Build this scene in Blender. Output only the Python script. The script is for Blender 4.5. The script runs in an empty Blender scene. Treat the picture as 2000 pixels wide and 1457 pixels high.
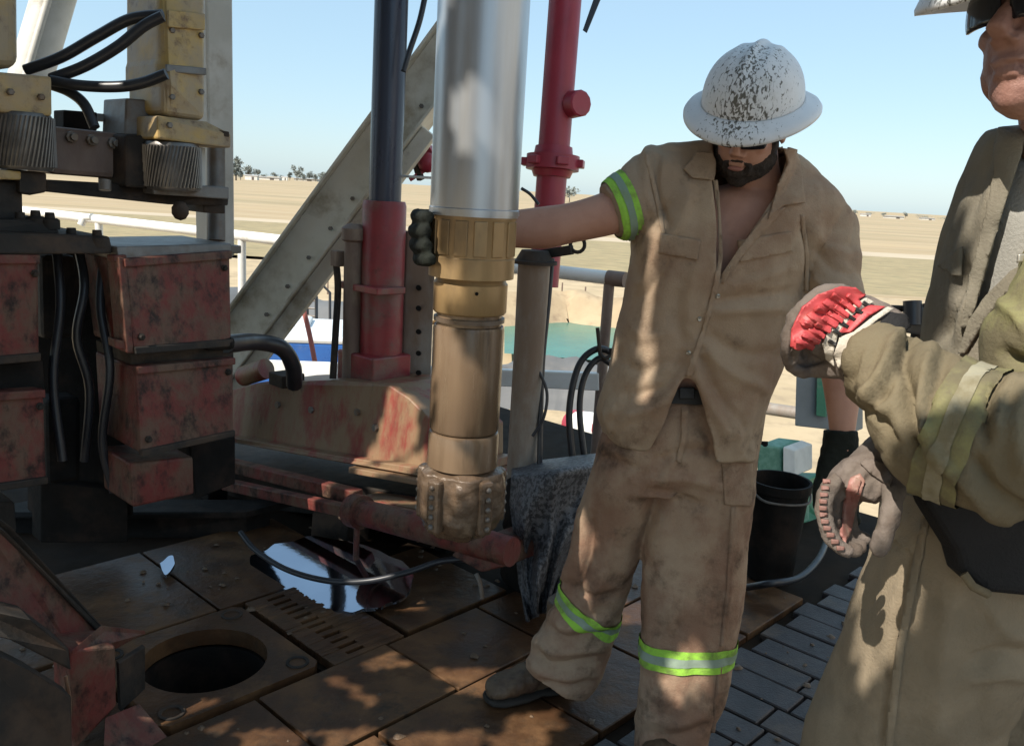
import bpy, bmesh, math, random
import numpy as np
from mathutils import Vector, Matrix
from mathutils.bvhtree import BVHTree

random.seed(7); np.random.seed(7)
scn = bpy.context.scene
COL = scn.collection
R = math.radians

# ------------------------------------------------------------------ camera
F, EYE, PITCH, ROLL = 1700.0, 1.5, R(11.85), R(3.33)
FW = np.array([0, math.cos(PITCH), -math.sin(PITCH)])
_r0 = np.array([1.0, 0, 0]); _u0 = np.cross(_r0, FW)
CR = _r0*math.cos(ROLL) + _u0*math.sin(ROLL)
CU = -_r0*math.sin(ROLL) + _u0*math.cos(ROLL)
CP = np.array([0, 0, EYE])
cam = bpy.data.cameras.new('camera'); camo = bpy.data.objects.new('camera', cam); COL.objects.link(camo)
cam.sensor_width = 36; cam.lens = 36*F/2000; cam.clip_start = 0.05; cam.clip_end = 9000
mw = Matrix.Identity(4)
for i, a in enumerate((CR, CU, -FW)):
    for j in range(3): mw[j][i] = a[j]
mw.translation = CP
camo.matrix_world = mw
scn.camera = camo

# ------------------------------------------------------------------ light
SUN_EL, SUN_AZ = R(47), math.atan2(-0.69, -0.72)          # azimuth measured from +Y towards +X
S = np.array([math.sin(SUN_AZ)*math.cos(SUN_EL), math.cos(SUN_AZ)*math.cos(SUN_EL), math.sin(SUN_EL)])
w = bpy.data.worlds.new('World'); scn.world = w; w.use_nodes = True
nt = w.node_tree; bg = nt.nodes['Background']
sky = nt.nodes.new('ShaderNodeTexSky'); sky.sky_type = 'NISHITA'; sky.sun_disc = False
sky.sun_elevation = SUN_EL; sky.sun_rotation = SUN_AZ % (2*math.pi)
sky.air_density = 1.0; sky.dust_density = 0.6; sky.ozone_density = 1.6
hz = nt.nodes.new('ShaderNodeMix'); hz.data_type = 'RGBA'; hz.inputs[0].default_value = 0.55      # dusty, milky air: evens the sky out
nt.links.new(sky.outputs[0], hz.inputs[6]); hz.inputs[7].default_value = (3.3, 4.9, 6.0, 1)
nt.links.new(hz.outputs[2], bg.inputs[0]); bg.inputs[1].default_value = 0.122
sl = bpy.data.lights.new('sun', 'SUN'); sl.energy = 5.0; sl.angle = R(0.5); sl.color = (1, 0.93, 0.82)
so = bpy.data.objects.new('sun', sl); COL.objects.link(so)
so.rotation_euler = Vector(S).to_track_quat('Z', 'Y').to_euler(); so.location = (-6, -6, 9)
scn.view_settings.view_transform = 'Standard'; scn.view_settings.look = 'None'
scn.view_settings.exposure = 0.45; scn.view_settings.gamma = 1
scn.view_settings.use_curve_mapping = False
scn.render.engine = 'CYCLES'
scn.cycles.max_bounces = 6; scn.cycles.use_denoising = True

# ------------------------------------------------------------------ pixel <-> place helpers
def at(x, y, d):  return CP + d*(FW + CR*(x-1000)/F - CU*(y-728.5)/F)
def gp(x, y, z=0.0):
    v = FW + CR*(x-1000)/F - CU*(y-728.5)/F
    return CP + v*((z-EYE)/v[2])
def pix(p):
    q = np.asarray(p)-CP; d = q@FW
    return np.stack([1000+F*(q@CR)/d, 728.5-F*(q@CU)/d, d], -1)
def inpoly(x, y, poly):
    x = np.asarray(x); y = np.asarray(y); c = np.zeros(x.shape, bool); n = len(poly)
    for i in range(n):
        x1, y1 = poly[i]; x2, y2 = poly[(i+1) % n]
        k = (y1 > y) != (y2 > y)
        c ^= k & (x < (x2-x1)*(y-y1)/((y2-y1) if y2 != y1 else 1e-9)+x1)
    return c
GA = R(47); A = np.array([math.cos(GA), math.sin(GA), 0]); B = np.array([math.sin(GA), -math.cos(GA), 0]); Z = np.array([0, 0, 1.0])
def ab(a, b, z=0.0): return A*a + B*b + Z*z

# ------------------------------------------------------------------ numpy gradient noise
_perm = np.random.RandomState(3).permutation(256); _perm = np.concatenate([_perm, _perm, _perm])
_grad = np.random.RandomState(4).normal(size=(256, 3)); _grad /= np.linalg.norm(_grad, axis=1)[:, None]
def pnoise(p):
    p = np.asarray(p, float); i = np.floor(p).astype(int); f = p-i; i &= 255
    u = f*f*f*(f*(f*6-15)+10); out = 0
    for dx in (0, 1):
        for dy in (0, 1):
            for dz in (0, 1):
                h = _perm[_perm[_perm[i[:, 0]+dx]+i[:, 1]+dy]+i[:, 2]+dz]
                g = (_grad[h]*(f-np.array([dx, dy, dz]))).sum(1)
                wt = (u[:, 0] if dx else 1-u[:, 0])*(u[:, 1] if dy else 1-u[:, 1])*(u[:, 2] if dz else 1-u[:, 2])
                out = out+wt*g
    return out

# ------------------------------------------------------------------ mesh builder
def unit(v): v = np.asarray(v, float); return v/(np.linalg.norm(v)+1e-12)
def perp(d):
    a = np.array([0, 0, 1.0]) if abs(d[2]) < 0.9 else np.array([1.0, 0, 0])
    x = unit(np.cross(d, a)); return x, np.cross(d, x)
def spline(pts, k=6):
    pts = np.array(pts, float); out = []
    P = np.vstack([2*pts[0]-pts[1], pts, 2*pts[-1]-pts[-2]])
    for i in range(1, len(P)-2):
        for j in range(k):
            t = j/k
            out.append(0.5*((2*P[i])+(-P[i-1]+P[i+1])*t+(2*P[i-1]-5*P[i]+4*P[i+1]-P[i+2])*t*t+(-P[i-1]+3*P[i]-3*P[i+1]+P[i+2])*t**3))
    out.append(pts[-1]); return np.array(out)
class MB:
    def __init__(s): s.v = []; s.f = []; s.n = 0
    def add(s, v, f):
        v = np.asarray(v, float); s.v.append(v); s.f += [[i+s.n for i in q] for q in f]; s.n += len(v); return s
    def prism(s, poly, vec):
        p = np.array(poly, float); n = len(p); q = p+np.asarray(vec, float)
        if np.cross(p[1]-p[0], p[2]-p[1])@np.asarray(vec) > 0: pass
        return s.add(np.vstack([p, q]), [list(range(n))[::-1], list(range(n, 2*n))]+[[i, (i+1) % n, n+(i+1) % n, n+i] for i in range(n)])
    def box(s, c, sz, X=(1, 0, 0), Y=(0, 1, 0)):
        X = unit(X); Y = unit(Y); Zz = np.cross(X, Y); c = np.asarray(c, float); h = np.array(sz)/2
        p = [c+sx*X*h[0]+sy*Y*h[1]-Zz*h[2] for sx, sy in ((-1, -1), (1, -1), (1, 1), (-1, 1))]
        return s.prism(p, Zz*sz[2])
    def bar(s, p0, p1, wdt, hgt, up=Z):
        p0 = np.asarray(p0, float); p1 = np.asarray(p1, float); d = unit(p1-p0)
        x = unit(np.cross(d, up)); y = np.cross(x, d)
        q = [p0+sx*x*wdt/2+sy*y*hgt/2 for sx, sy in ((-1, -1), (1, -1), (1, 1), (-1, 1))]
        return s.prism(q, p1-p0)
    def tube(s, pts, r, n=10, flat=1.0):
        pts = np.array(pts, float); m = len(pts); r = np.broadcast_to(np.asarray(r, float), (m,))
        T = np.gradient(pts, axis=0); T /= np.linalg.norm(T, axis=1)[:, None]+1e-12
        x, y = perp(T[0]); vs = []
        for i in range(m):
            x = unit(x-T[i]*(x@T[i])); y = np.cross(T[i], x)
            for k in range(n):
                a = 2*math.pi*k/n; vs.append(pts[i]+r[i]*(x*math.cos(a)+y*math.sin(a)*flat))
        fs = [[i*n+k, i*n+(k+1) % n, (i+1)*n+(k+1) % n, (i+1)*n+k] for i in range(m-1) for k in range(n)]
        fs += [list(range(n))[::-1], list(range((m-1)*n, m*n))]
        return s.add(vs, fs)
    def cyl(s, p0, p1, r, n=20, r1=None): return s.tube([p0, p1], [r, r if r1 is None else r1], n)
    def lathe(s, o, ax, prof, n=32):
        ax = unit(ax); x, y = perp(ax); o = np.asarray(o, float); vs = []
        for t, r in prof:
            for k in range(n):
                a = 2*math.pi*k/n; vs.append(o+ax*t+max(r, 1e-4)*(x*math.cos(a)+y*math.sin(a)))
        m = len(prof)
        fs = [[i*n+k, i*n+(k+1) % n, (i+1)*n+(k+1) % n, (i+1)*n+k] for i in range(m-1) for k in range(n)]
        fs += [list(range(n))[::-1], list(range((m-1)*n, m*n))]
        return s.add(vs, fs)
    def ball(s, c, r, n=12, sc=(1, 1, 1), ax=None):
        c = np.asarray(c, float); M3 = np.eye(3) if ax is None else np.array(ax).T
        vs = []; fs = []; m = n//2+1
        for i in range(m):
            th = math.pi*(i+0.0001)/(m-1+0.0002)
            for k in range(n):
                a = 2*math.pi*k/n
                vs.append(c+M3@(np.array([math.sin(th)*math.cos(a)*sc[0], math.sin(th)*math.sin(a)*sc[1], math.cos(th)*sc[2]])*r))
        fs = [[i*n+k, (i+1)*n+k, (i+1)*n+(k+1) % n, i*n+(k+1) % n] for i in range(m-1) for k in range(n)]
        fs += [list(range(n)), list(range((m-1)*n, m*n))[::-1]]
        return s.add(vs, fs)
    def rings(s, rg, k=5, n=30, e=2.3):
        """loft: each ring is (xl,yl,xr,yr,d,thickness[,dr]) - two outline points at their distance and a real thickness"""
        raw = []
        for q in rg:
            d = q[4]; dr = q[6] if len(q) > 6 else d
            raw.append(np.concatenate([at(q[0], q[1], d), at(q[2], q[3], dr), [q[5]]]))
        raw = spline(raw, k) if len(raw) > 2 else np.array(raw)
        C = (raw[:, :3]+raw[:, 3:6])/2; mj = (raw[:, 3:6]-raw[:, :3])/2
        T = np.gradient(C, axis=0); vs = []
        for i in range(len(C)):
            mi = np.cross(mj[i], T[i]); mi = unit(mi)*raw[i, 6]/2
            for j in range(n):
                a = 2*math.pi*j/n; c, sn = math.cos(a), math.sin(a)
                vs.append(C[i]+mj[i]*math.copysign(abs(c)**(2/e), c)+mi*math.copysign(abs(sn)**(2/e), sn))
        m = len(C)
        fs = [[i*n+j, i*n+(j+1) % n, (i+1)*n+(j+1) % n, (i+1)*n+j] for i in range(m-1) for j in range(n)]
        fs += [list(range(n))[::-1], list(range((m-1)*n, m*n))]
        return s.add(vs, fs)
    def verts(s): return np.vstack(s.v)

def raw_mesh(mb, name='m'):
    me = bpy.data.meshes.new(name); me.from_pydata(mb.verts().tolist(), [], mb.f); me.validate(); me.update()
    bm = bmesh.new(); bm.from_mesh(me); bmesh.ops.recalc_face_normals(bm, faces=bm.faces); bm.to_mesh(me); bm.free()
    return me
def world_loc(o):
    l = np.zeros(3)
    while o is not None: l = l+np.array(o.location); o = o.parent
    return l
def link(name, geo, mat, parent=None, smooth=None, bevel=0.0, label=None, cat=None, group=None, kind=None, loc=None, seg=2):
    me = raw_mesh(geo, name) if isinstance(geo, MB) else geo.copy()
    o = bpy.data.objects.new(name, me)
    off = world_loc(parent) if parent is not None else (np.array(loc, float) if loc is not None else np.zeros(3))
    if np.abs(off).sum() > 0: me.transform(Matrix.Translation(-Vector(off)))
    if parent is not None: o.parent = parent
    elif loc is not None: o.location = loc
    me.materials.clear(); me.materials.append(mat)
    if smooth is not None:
        for p in me.polygons: p.use_smooth = True
        if smooth < 179: me.set_sharp_from_angle(angle=R(smooth))
    COL.objects.link(o)
    if bevel:
        b = o.modifiers.new('bevel', 'BEVEL'); b.width = bevel; b.segments = seg; b.limit_method = 'ANGLE'; b.angle_limit = R(38)
    for k, v in (('label', label), ('category', cat), ('group', group), ('kind', kind)):
        if v: o[k] = v
    return o
def thing(name, label, cat, loc, group=None):
    o = bpy.data.objects.new(name, None); o.empty_display_size = 0.1; o.location = loc
    o['label'] = label; o['category'] = cat
    if group: o['group'] = group
    COL.objects.link(o); return o
def copy_thing(o, loc=None, label=None, rz=None):
    c = o.copy(); COL.objects.link(c)
    if loc is not None: c.location = loc
    if rz is not None: c.rotation_euler = (0, 0, rz)
    if label: c['label'] = label
    for ch in list(o.children):
        q = ch.copy(); COL.objects.link(q); q.parent = c
        for g in list(ch.children):
            h = g.copy(); COL.objects.link(h); h.parent = q
    return c

# ------------------------------------------------------------------ materials
MATS = {}
def mat(name, c1, c2=None, sc=6, rough=0.6, metal=0.0, bump=0.0, bs=60, dirt=None, da=0.5, ds=3, dirt2=None, d2a=0.4, d2s=9,
        stretch=(1, 1, 1), soft=0.12, rvar=0.15, coat=0.0, drough=None, spec=0.5):
    if name in MATS: return MATS[name]
    m = bpy.data.materials.new(name); m.use_nodes = True; t = m.node_tree; N = t.nodes; L = t.links
    b = N['Principled BSDF']
    tc = N.new('ShaderNodeTexCoord'); mp = N.new('ShaderNodeMapping'); mp.inputs['Scale'].default_value = stretch
    L.new(tc.outputs['Object'], mp.inputs['Vector']); V = mp.outputs['Vector']
    def noise(s, det=5, rgh=0.6, off=0.0):
        n = N.new('ShaderNodeTexNoise'); n.inputs['Scale'].default_value = s; n.inputs['Detail'].default_value = det; n.inputs['Roughness'].default_value = rgh
        if off:
            q = N.new('ShaderNodeVectorMath'); q.operation = 'ADD'; q.inputs[1].default_value = (off, off*1.7, -off); L.new(V, q.inputs[0]); L.new(q.outputs[0], n.inputs['Vector'])
        else: L.new(V, n.inputs['Vector'])
        return n.outputs['Fac']
    def ramp(sock, a, bb):
        n = N.new('ShaderNodeMapRange'); n.interpolation_type = 'SMOOTHSTEP'; n.inputs[1].default_value = a; n.inputs[2].default_value = bb; L.new(sock, n.inputs[0]); return n.outputs[0]
    def mix(f, a, bb):
        n = N.new('ShaderNodeMix'); n.data_type = 'RGBA'; L.new(f, n.inputs[0])
        for i, x in ((6, a), (7, bb)):
            if isinstance(x, tuple): n.inputs[i].default_value = (*x, 1)
            else: L.new(x, n.inputs[i])
        return n.outputs[2]
    c2 = c2 or tuple(x*0.8 for x in c1)
    col = mix(ramp(noise(sc), 0.35, 0.65), c1, c2)
    rsock = None
    if dirt:
        f = ramp(noise(ds, 8, 0.65, 3.1), 1-da-soft, 1-da+soft); col = mix(f, col, dirt)
        if drough is not None:
            n = N.new('ShaderNodeMapRange'); n.inputs[3].default_value = rough; n.inputs[4].default_value = drough; L.new(f, n.inputs[0]); rsock = n.outputs[0]
    if dirt2:
        col = mix(ramp(noise(d2s, 8, 0.7, 7.7), 1-d2a-soft, 1-d2a+soft), col, dirt2)
    L.new(col, b.inputs['Base Color'])
    if rsock is None:
        n = N.new('ShaderNodeMapRange'); n.inputs[3].default_value = max(0.02, rough-rvar); n.inputs[4].default_value = min(1, rough+rvar); L.new(noise(sc*2.3, 4, 0.6, 5.5), n.inputs[0]); rsock = n.outputs[0]
    L.new(rsock, b.inputs['Roughness'])
    b.inputs['Metallic'].default_value = metal; b.inputs['Coat Weight'].default_value = coat; b.inputs['Specular IOR Level'].default_value = spec
    if bump:
        bn = N.new('ShaderNodeBump'); bn.inputs['Strength'].default_value = bump; bn.inputs['Distance'].default_value = 0.01
        L.new(noise(bs, 6, 0.65, 1.3), bn.inputs['Height']); L.new(bn.outputs[0], b.inputs['Normal'])
    MATS[name] = m; return m

RUSTC = (0.11, 0.05, 0.03); MUD = (0.22, 0.155, 0.095); DRYMUD = (0.36, 0.27, 0.17); GREASE = (0.018, 0.016, 0.014)
m_white = mat('white_paint', (0.62, 0.61, 0.57), (0.52, 0.51, 0.46), 5, 0.45, dirt=(0.30, 0.25, 0.18), da=0.36, ds=4, dirt2=RUSTC, d2a=0.27, bump=0.08)
m_rail = mat('rail_white', (0.8, 0.79, 0.76), (0.72, 0.7, 0.66), 5, 0.4, dirt=(0.4, 0.3, 0.2), da=0.3)
m_yellow = mat('yellow_paint', (0.52, 0.34, 0.09), (0.42, 0.29, 0.12), 7, 0.5, dirt=(0.36, 0.275, 0.17), da=0.50, ds=5, dirt2=RUSTC, d2a=0.36, bump=0.15, d2s=14)
m_red = mat('red_paint', (0.30, 0.035, 0.04), (0.22, 0.03, 0.035), 6, 0.42, dirt=(0.19, 0.10, 0.08), da=0.44, ds=5, dirt2=(0.07, 0.03, 0.025), d2a=0.33, d2s=14, bump=0.12)
m_redmud = mat('red_paint_muddy', (0.27, 0.04, 0.032), (0.20, 0.04, 0.03), 6, 0.5, dirt=(0.25, 0.16, 0.09), da=0.56, ds=9, dirt2=GREASE, d2a=0.3, d2s=16, stretch=(1, 1, 0.35), bump=0.25)
m_block = mat('jaw_red', (0.18, 0.036, 0.030), (0.14, 0.042, 0.032), 9, 0.55, spec=0.3, dirt=(0.14, 0.082, 0.055), da=0.50, ds=9, dirt2=(0.018, 0.011, 0.009), d2a=0.42, d2s=16, stretch=(1, 1, 0.75), bump=0.4)
m_cream = mat('cream_paint', (0.66, 0.625, 0.53), (0.58, 0.54, 0.44), 4, 0.5, dirt=(0.33, 0.27, 0.18), da=0.40, ds=4, dirt2=RUSTC, d2a=0.29, bump=0.12)
m_pipe_red = mat('standpipe_red', (0.36, 0.035, 0.06), (0.30, 0.03, 0.05), 5, 0.4, dirt=(0.28, 0.1, 0.09), da=0.3, dirt2=(0.06, 0.03, 0.03), d2a=0.28, bump=0.08)
m_dark = mat('dark_steel', (0.035, 0.03, 0.026), (0.024, 0.021, 0.018), 8, 0.7, spec=0.25, dirt=(0.075, 0.05, 0.035), da=0.45, ds=5, bump=0.25)
m_black = mat('black_grease', (0.012, 0.011, 0.010), (0.008, 0.007, 0.006), 8, 0.75, spec=0.15, dirt=(0.03, 0.02, 0.015), da=0.42, ds=6, bump=0.2)
m_steel = mat('grey_steel', (0.20, 0.19, 0.175), (0.15, 0.14, 0.13), 9, 0.45, 0.3, dirt=(0.14, 0.10, 0.07), da=0.45, ds=6, dirt2=GREASE, d2a=0.3, bump=0.15)
m_roller = mat('roller_steel', (0.23, 0.215, 0.2), (0.16, 0.15, 0.14), 9, 0.4, 0.6, dirt=GREASE, da=0.42, bump=0.1)
m_rod = mat('blue_black_rod', (0.045, 0.055, 0.085), (0.035, 0.045, 0.07), 4, 0.3, 0.2, dirt=(0.08, 0.075, 0.08), da=0.35, stretch=(1, 1, 0.3))
m_brown = mat('brown_post', (0.20, 0.14, 0.11), (0.15, 0.10, 0.08), 8, 0.6, dirt=(0.28, 0.22, 0.16), da=0.4, ds=6, dirt2=GREASE, d2a=0.3, stretch=(1, 1, 0.4), bump=0.2)
m_gpost = mat('grey_post', (0.30, 0.28, 0.25), (0.24, 0.21, 0.18), 6, 0.6, dirt=(0.20, 0.14, 0.10), da=0.5, ds=5, dirt2=GREASE, d2a=0.3, stretch=(1, 1, 0.4), bump=0.2)
m_hose = mat('hose_rubber', (0.028, 0.03, 0.036), (0.02, 0.021, 0.025), 8, 0.38, dirt=(0.09, 0.08, 0.07), da=0.25)
m_silver = mat('silver_tube', (0.58, 0.60, 0.62), (0.46, 0.49, 0.53), 3, 0.36, 0.75, dirt=(0.45, 0.44, 0.42), da=0.42, ds=3.5, dirt2=(0.10, 0.095, 0.09), d2a=0.27, d2s=9, stretch=(1.8, 1.8, 0.13), rvar=0.1, bump=0.02)
m_brass = mat('mud_brass', (0.40, 0.27, 0.13), (0.33, 0.21, 0.10), 6, 0.4, 0.35, dirt=(0.20, 0.14, 0.08), da=0.42, ds=5, stretch=(1, 1, 0.4), bump=0.06, drough=0.5)
m_collar = mat('muddy_collar', (0.20, 0.135, 0.085), (0.15, 0.10, 0.062), 7, 0.24, 0.15, dirt=(0.28, 0.21, 0.14), da=0.42, ds=6, dirt2=(0.07, 0.05, 0.035), d2a=0.34, stretch=(1.5, 1.5, 0.2), bump=0.08)
m_bit = mat('wet_mud_bit', (0.15, 0.10, 0.065), (0.10, 0.068, 0.045), 10, 0.2, 0.1, rvar=0.1, dirt=(0.24, 0.18, 0.125), da=0.34, ds=14, dirt2=(0.05, 0.035, 0.025), d2a=0.38, bump=0.5, bs=45)
m_plate = mat('muddy_plate', (0.085, 0.042, 0.021), (0.056, 0.029, 0.015), 7, 0.34, 0.0, spec=0.22, drough=0.6, dirt=(0.15, 0.08, 0.038), da=0.45, ds=4, dirt2=(0.05, 0.034, 0.022), d2a=0.40, bump=0.35, bs=30)
m_tile = mat('slate_tile', (0.062, 0.053, 0.053), (0.045, 0.04, 0.041), 12, 0.5, spec=0.35, dirt=(0.12, 0.085, 0.06), da=0.38, ds=4, bump=0.35, bs=110, dirt2=(0.15, 0.14, 0.135), d2a=0.24, d2s=30)
m_floor = mat('floor_dark', (0.028, 0.018, 0.011), (0.018, 0.012, 0.008), 6, 0.8, spec=0.1)
m_wet = mat('wet_tray', (0.42, 0.47, 0.56), (0.38, 0.43, 0.52), 3, 0.04, 1.0, rvar=0.03, bump=0.03, bs=9)
def alpha(c): return c

# ------------------------------------------------------------------ ground, road, pond
GZ = -2.5
def sheet(name, poly, z, m, kind='structure', **k):
    mb = MB(); mb.add([(x, y, z) for x, y in poly], [list(range(len(poly)))]); return link(name, mb, m, kind=kind, **k)
m_field = mat('dry_field', (0.43, 0.32, 0.185), (0.36, 0.265, 0.15), 0.16, 0.95, dirt=(0.26, 0.215, 0.115), da=0.42, ds=0.05, stretch=(0.10, 1, 1), dirt2=(0.45, 0.36, 0.24), d2a=0.42, d2s=0.5)
m_pad = mat('pad_dirt', (0.50, 0.385, 0.24), (0.43, 0.33, 0.20), 0.5, 0.95, dirt=(0.33, 0.25, 0.16), da=0.42, ds=1.2, bump=0.5, bs=4)
m_scrub = mat('scrub', (0.37, 0.29, 0.155), (0.29, 0.225, 0.12), 1.5, 0.95, dirt=(0.18, 0.165, 0.09), da=0.42, ds=2.5, stretch=(0.3, 1, 1), bump=1.0, bs=3)
m_road = mat('dirt_road', (0.50, 0.41, 0.29), (0.45, 0.36, 0.25), 0.4, 0.95, stretch=(0.3, 1, 1))
link('ground', MB().add([(-4000, -60, GZ), (4000, -60, GZ), (4000, 8000, GZ), (-4000, 8000, GZ)], [[0, 1, 2, 3]]), m_field, kind='structure')
def strip(name, y0l, y0r, y1l, y1r, z, m):
    """a band of ground between two photo lines, given by its far and near edge at the left and right of the view"""
    pts = [gp(-500, y0l, z), gp(2500, y0r, z), gp(2500, y1r, z), gp(-500, y1l, z)]
    return sheet(name, [(p[0], p[1]) for p in pts], z, m)
strip('scrub_field', 375, 545, 450, 620, GZ+0.004, m_scrub)
strip('dirt_road', 372, 536, 376, 546, GZ+0.008, m_road)
sheet('dirt_pad', [(-40, -30), (60, -30), (60, 38), (-40, 46)], GZ+0.004, m_pad)
# pond: a lined pit with its bank
m_water = mat('pond_water', (0.06, 0.20, 0.15), (0.05, 0.17, 0.13), 0.6, 0.25, bump=0.3, bs=6, rvar=0.05, spec=0.25)
m_liner = mat('pit_liner', (0.16, 0.155, 0.15), (0.11, 0.11, 0.11), 0.8, 0.5, dirt=(0.3, 0.24, 0.17), da=0.35, ds=0.7, bump=0.6, bs=4)
m_berm = mat('berm_soil', (0.45, 0.34, 0.21), (0.38, 0.28, 0.17), 0.9, 0.95, dirt=(0.27, 0.19, 0.12), da=0.4, ds=1.5, bump=1.0, bs=5)
PW = [gp(985, 628, GZ+0.3), gp(1290, 632, GZ+0.3), gp(1310, 715, GZ+0.3), gp(985, 690, GZ+0.3)]
sheet('pond', [(p[0], p[1]) for p in PW], GZ+0.3, m_water)
def bank(name, px, r, h, m):
    mb = MB(); pts = [gp(x, y, GZ) for x, y in px]; pts = spline(pts, 8)
    d = np.gradient(pts, axis=0); d /= np.linalg.norm(d, axis=1)[:, None]; nrm = np.stack([-d[:, 1], d[:, 0], 0*d[:, 0]], 1)
    prof = [(-1, -0.02), (-0.6, 0.35), (-0.25, 0.9), (0.1, 1), (0.5, 0.6), (1, -0.02)]; vs = []
    for i, p in enumerate(pts):
        q = pnoise(np.array([[i*0.37, j*0.9, 0.5] for j in range(len(prof))]))
        for j, (a, hh) in enumerate(prof): vs.append(p+nrm[i]*r*a+Z*(hh*h*(1+0.5*q[j])))
    n = len(prof)
    return link(name, mb.add(vs, [[i*n+j, i*n+j+1, (i+1)*n+j+1, (i+1)*n+j] for i in range(len(pts)-1) for j in range(n-1)]), m, kind='structure', smooth=60)
bank('soil_bank', [(900, 650), (1080, 638), (1200, 650), (1400, 670)], 1.6, 1.0, m_berm)
bank('liner_bank', [(960, 645), (1060, 640), (1150, 641), (1330, 655)], 0.7, 0.5, m_liner)
bank('liner_bank', [(960, 775), (1080, 778), (1180, 790), (1330, 810)], 1.0, 0.75, m_liner)
bank('soil_bank', [(380, 620), (520, 610), (640, 640), (760, 640)], 1.5, 0.7, m_liner)

# far trees and sheds on the horizon
m_bark = mat('bark', (0.09, 0.07, 0.05)); m_hazed_leaf = [mat('leaf_%d' % i, c, tuple(x*0.6 for x in c), 1.2, 0.8) for i, c in enumerate([(0.25, 0.28, 0.26), (0.27, 0.295, 0.27), (0.23, 0.255, 0.235)])]  # leaf colours paled and greyed to stand in for distance haze
def far_tree(px, pyb, h_px, w_px, d, label, k):
    b = gp(px, pyb, GZ); dd = float((b-CP)@FW); assert 0 < dd < 3000, (px, pyb, dd); h = h_px/F*dd; wd = w_px/F*dd/2
    t = thing('distant_tree', label, 'tree', b, 'trees along the far horizon')
    mb = MB(); mb.cyl(b-Z*0.1, b+Z*h*0.6, h*0.035, 6, h*0.015)
    for j in range(4):
        a = random.random()*6.28; mb.cyl(b+Z*h*(0.3+0.06*j), b+Z*h*0.65+np.array([math.cos(a), math.sin(a), 0])*wd*0.6, h*0.014, 5, h*0.006)
    link('trunk', mb, m_bark, t)
    mb = MB(); vs = []; fs = []
    lob = [(np.array([random.uniform(-.55, .55)*wd, random.uniform(-.55, .55)*wd, h*random.uniform(0.35, 0.85)]), random.uniform(0.3, 0.55)) for _ in range(9)]
    for c, r in lob:
        for _ in range(55):
            v = np.random.normal(size=3); v /= np.linalg.norm(v); p = b+c+v*np.array([wd, wd, h*0.36])*r*random.uniform(0.6, 1.05)
            s = h*random.uniform(0.03, 0.07); e = np.random.normal(size=(3, 3)); i = len(vs)
            vs += [p+s*e[0], p+s*e[1], p+s*e[2]]; fs.append([i, i+1, i+2])
    link('crown', mb.add(vs, fs), m_hazed_leaf[k % 3], t)
for i, (x, yb, h, ww, lb) in enumerate([
        (461, 350, 50, 26, 'tall dark tree on the far horizon touching the white mast column'), (485, 347, 27, 22, 'rounded grey green tree on the horizon just right of the white mast'),
        (503, 347, 19, 15, 'small grey green tree on the horizon beside the rounded one'), (535, 346, 12, 18, 'faint low pale bush on the horizon between two tree groups'),
        (580, 350, 29, 26, 'tallest tree of the horizon row left of the diagonal brace'), (604, 351, 19, 20, 'low bushy tree on the horizon, middle of the row by the brace'),
        (628, 353, 20, 20, 'low bushy tree on the horizon nearest the diagonal brace'), (645, 355, 15, 16, 'small tree half hidden by the diagonal brace'),
        (470, 349, 22, 14, 'slim dark tree on the horizon between the mast column and the rounded tree'), (517, 347, 11, 16, 'faint low bush on the horizon left of the pale middle bush'),
        (550, 349, 10, 14, 'tiny bush on the horizon under the tall tree row, left end'), (566, 350, 17, 12, 'small slim tree on the horizon touching the tallest tree on its left'),
        (592, 351, 14, 12, 'small round bush on the horizon touching the tallest tree on its right'), (616, 352, 15, 12, 'small tree filling the gap in the row left of the diagonal brace'),
        (637, 354, 13, 12, 'tiny tree in the row just before the diagonal brace'), (1725, 421, 8, 12, 'tiny tree on the right horizon above the long pale shed'),
        (1112, 392, 30, 46, 'bush on the horizon right of the red standpipe above the forearm'), (1668, 417, 10, 14, 'tiny tree on the horizon beside the worker sleeve'),
        (1700, 419, 7, 22, 'tiny low bush on the right horizon next to the pale shed'), (1768, 423, 12, 14, 'tiny round tree on the right horizon between the workers'),
        (1800, 425, 8, 40, 'long low row of bushes on the right horizon'), (1850, 429, 9, 44, 'low bushes on the right horizon beside the olive vest')]):
    far_tree(x, yb+3, h, ww, 0, lb, i)
m_shed = mat('shed_white', (0.72, 0.69, 0.63), (0.6, 0.57, 0.52), 0.4, 0.7); m_sroof = mat('shed_roof', (0.42, 0.40, 0.38)); m_sdoor = mat('shed_door', (0.12, 0.10, 0.09))
def shed(px, py, w_px, h_px, label):
    b = gp(px, py, GZ); d = float((b-CP)@FW); assert 0 < d < 3000, (px, py, d); ww = w_px/F*d; h = h_px/F*d
    t = thing('farm_shed', label, 'shed', b, 'pale sheds along the far horizon')
    link('wall', MB().box(b+Z*h*0.4, (ww, ww*0.5, h*0.8)), m_shed, t)
    e = 0.05*ww; y = ww*0.25+e
    link('roof', MB().prism([b+np.array([-ww/2-e, -y, h*0.8]), b+np.array([-ww/2-e, y, h*0.8]), b+np.array([-ww/2-e, 0, h])], (ww+2*e, 0, 0)), m_sroof, t)
    link('door', MB().box(b+np.array([ww*0.15, -ww*0.25-0.02, h*0.3]), (ww*0.2, 0.05, h*0.6)), m_sdoor, t)
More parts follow.
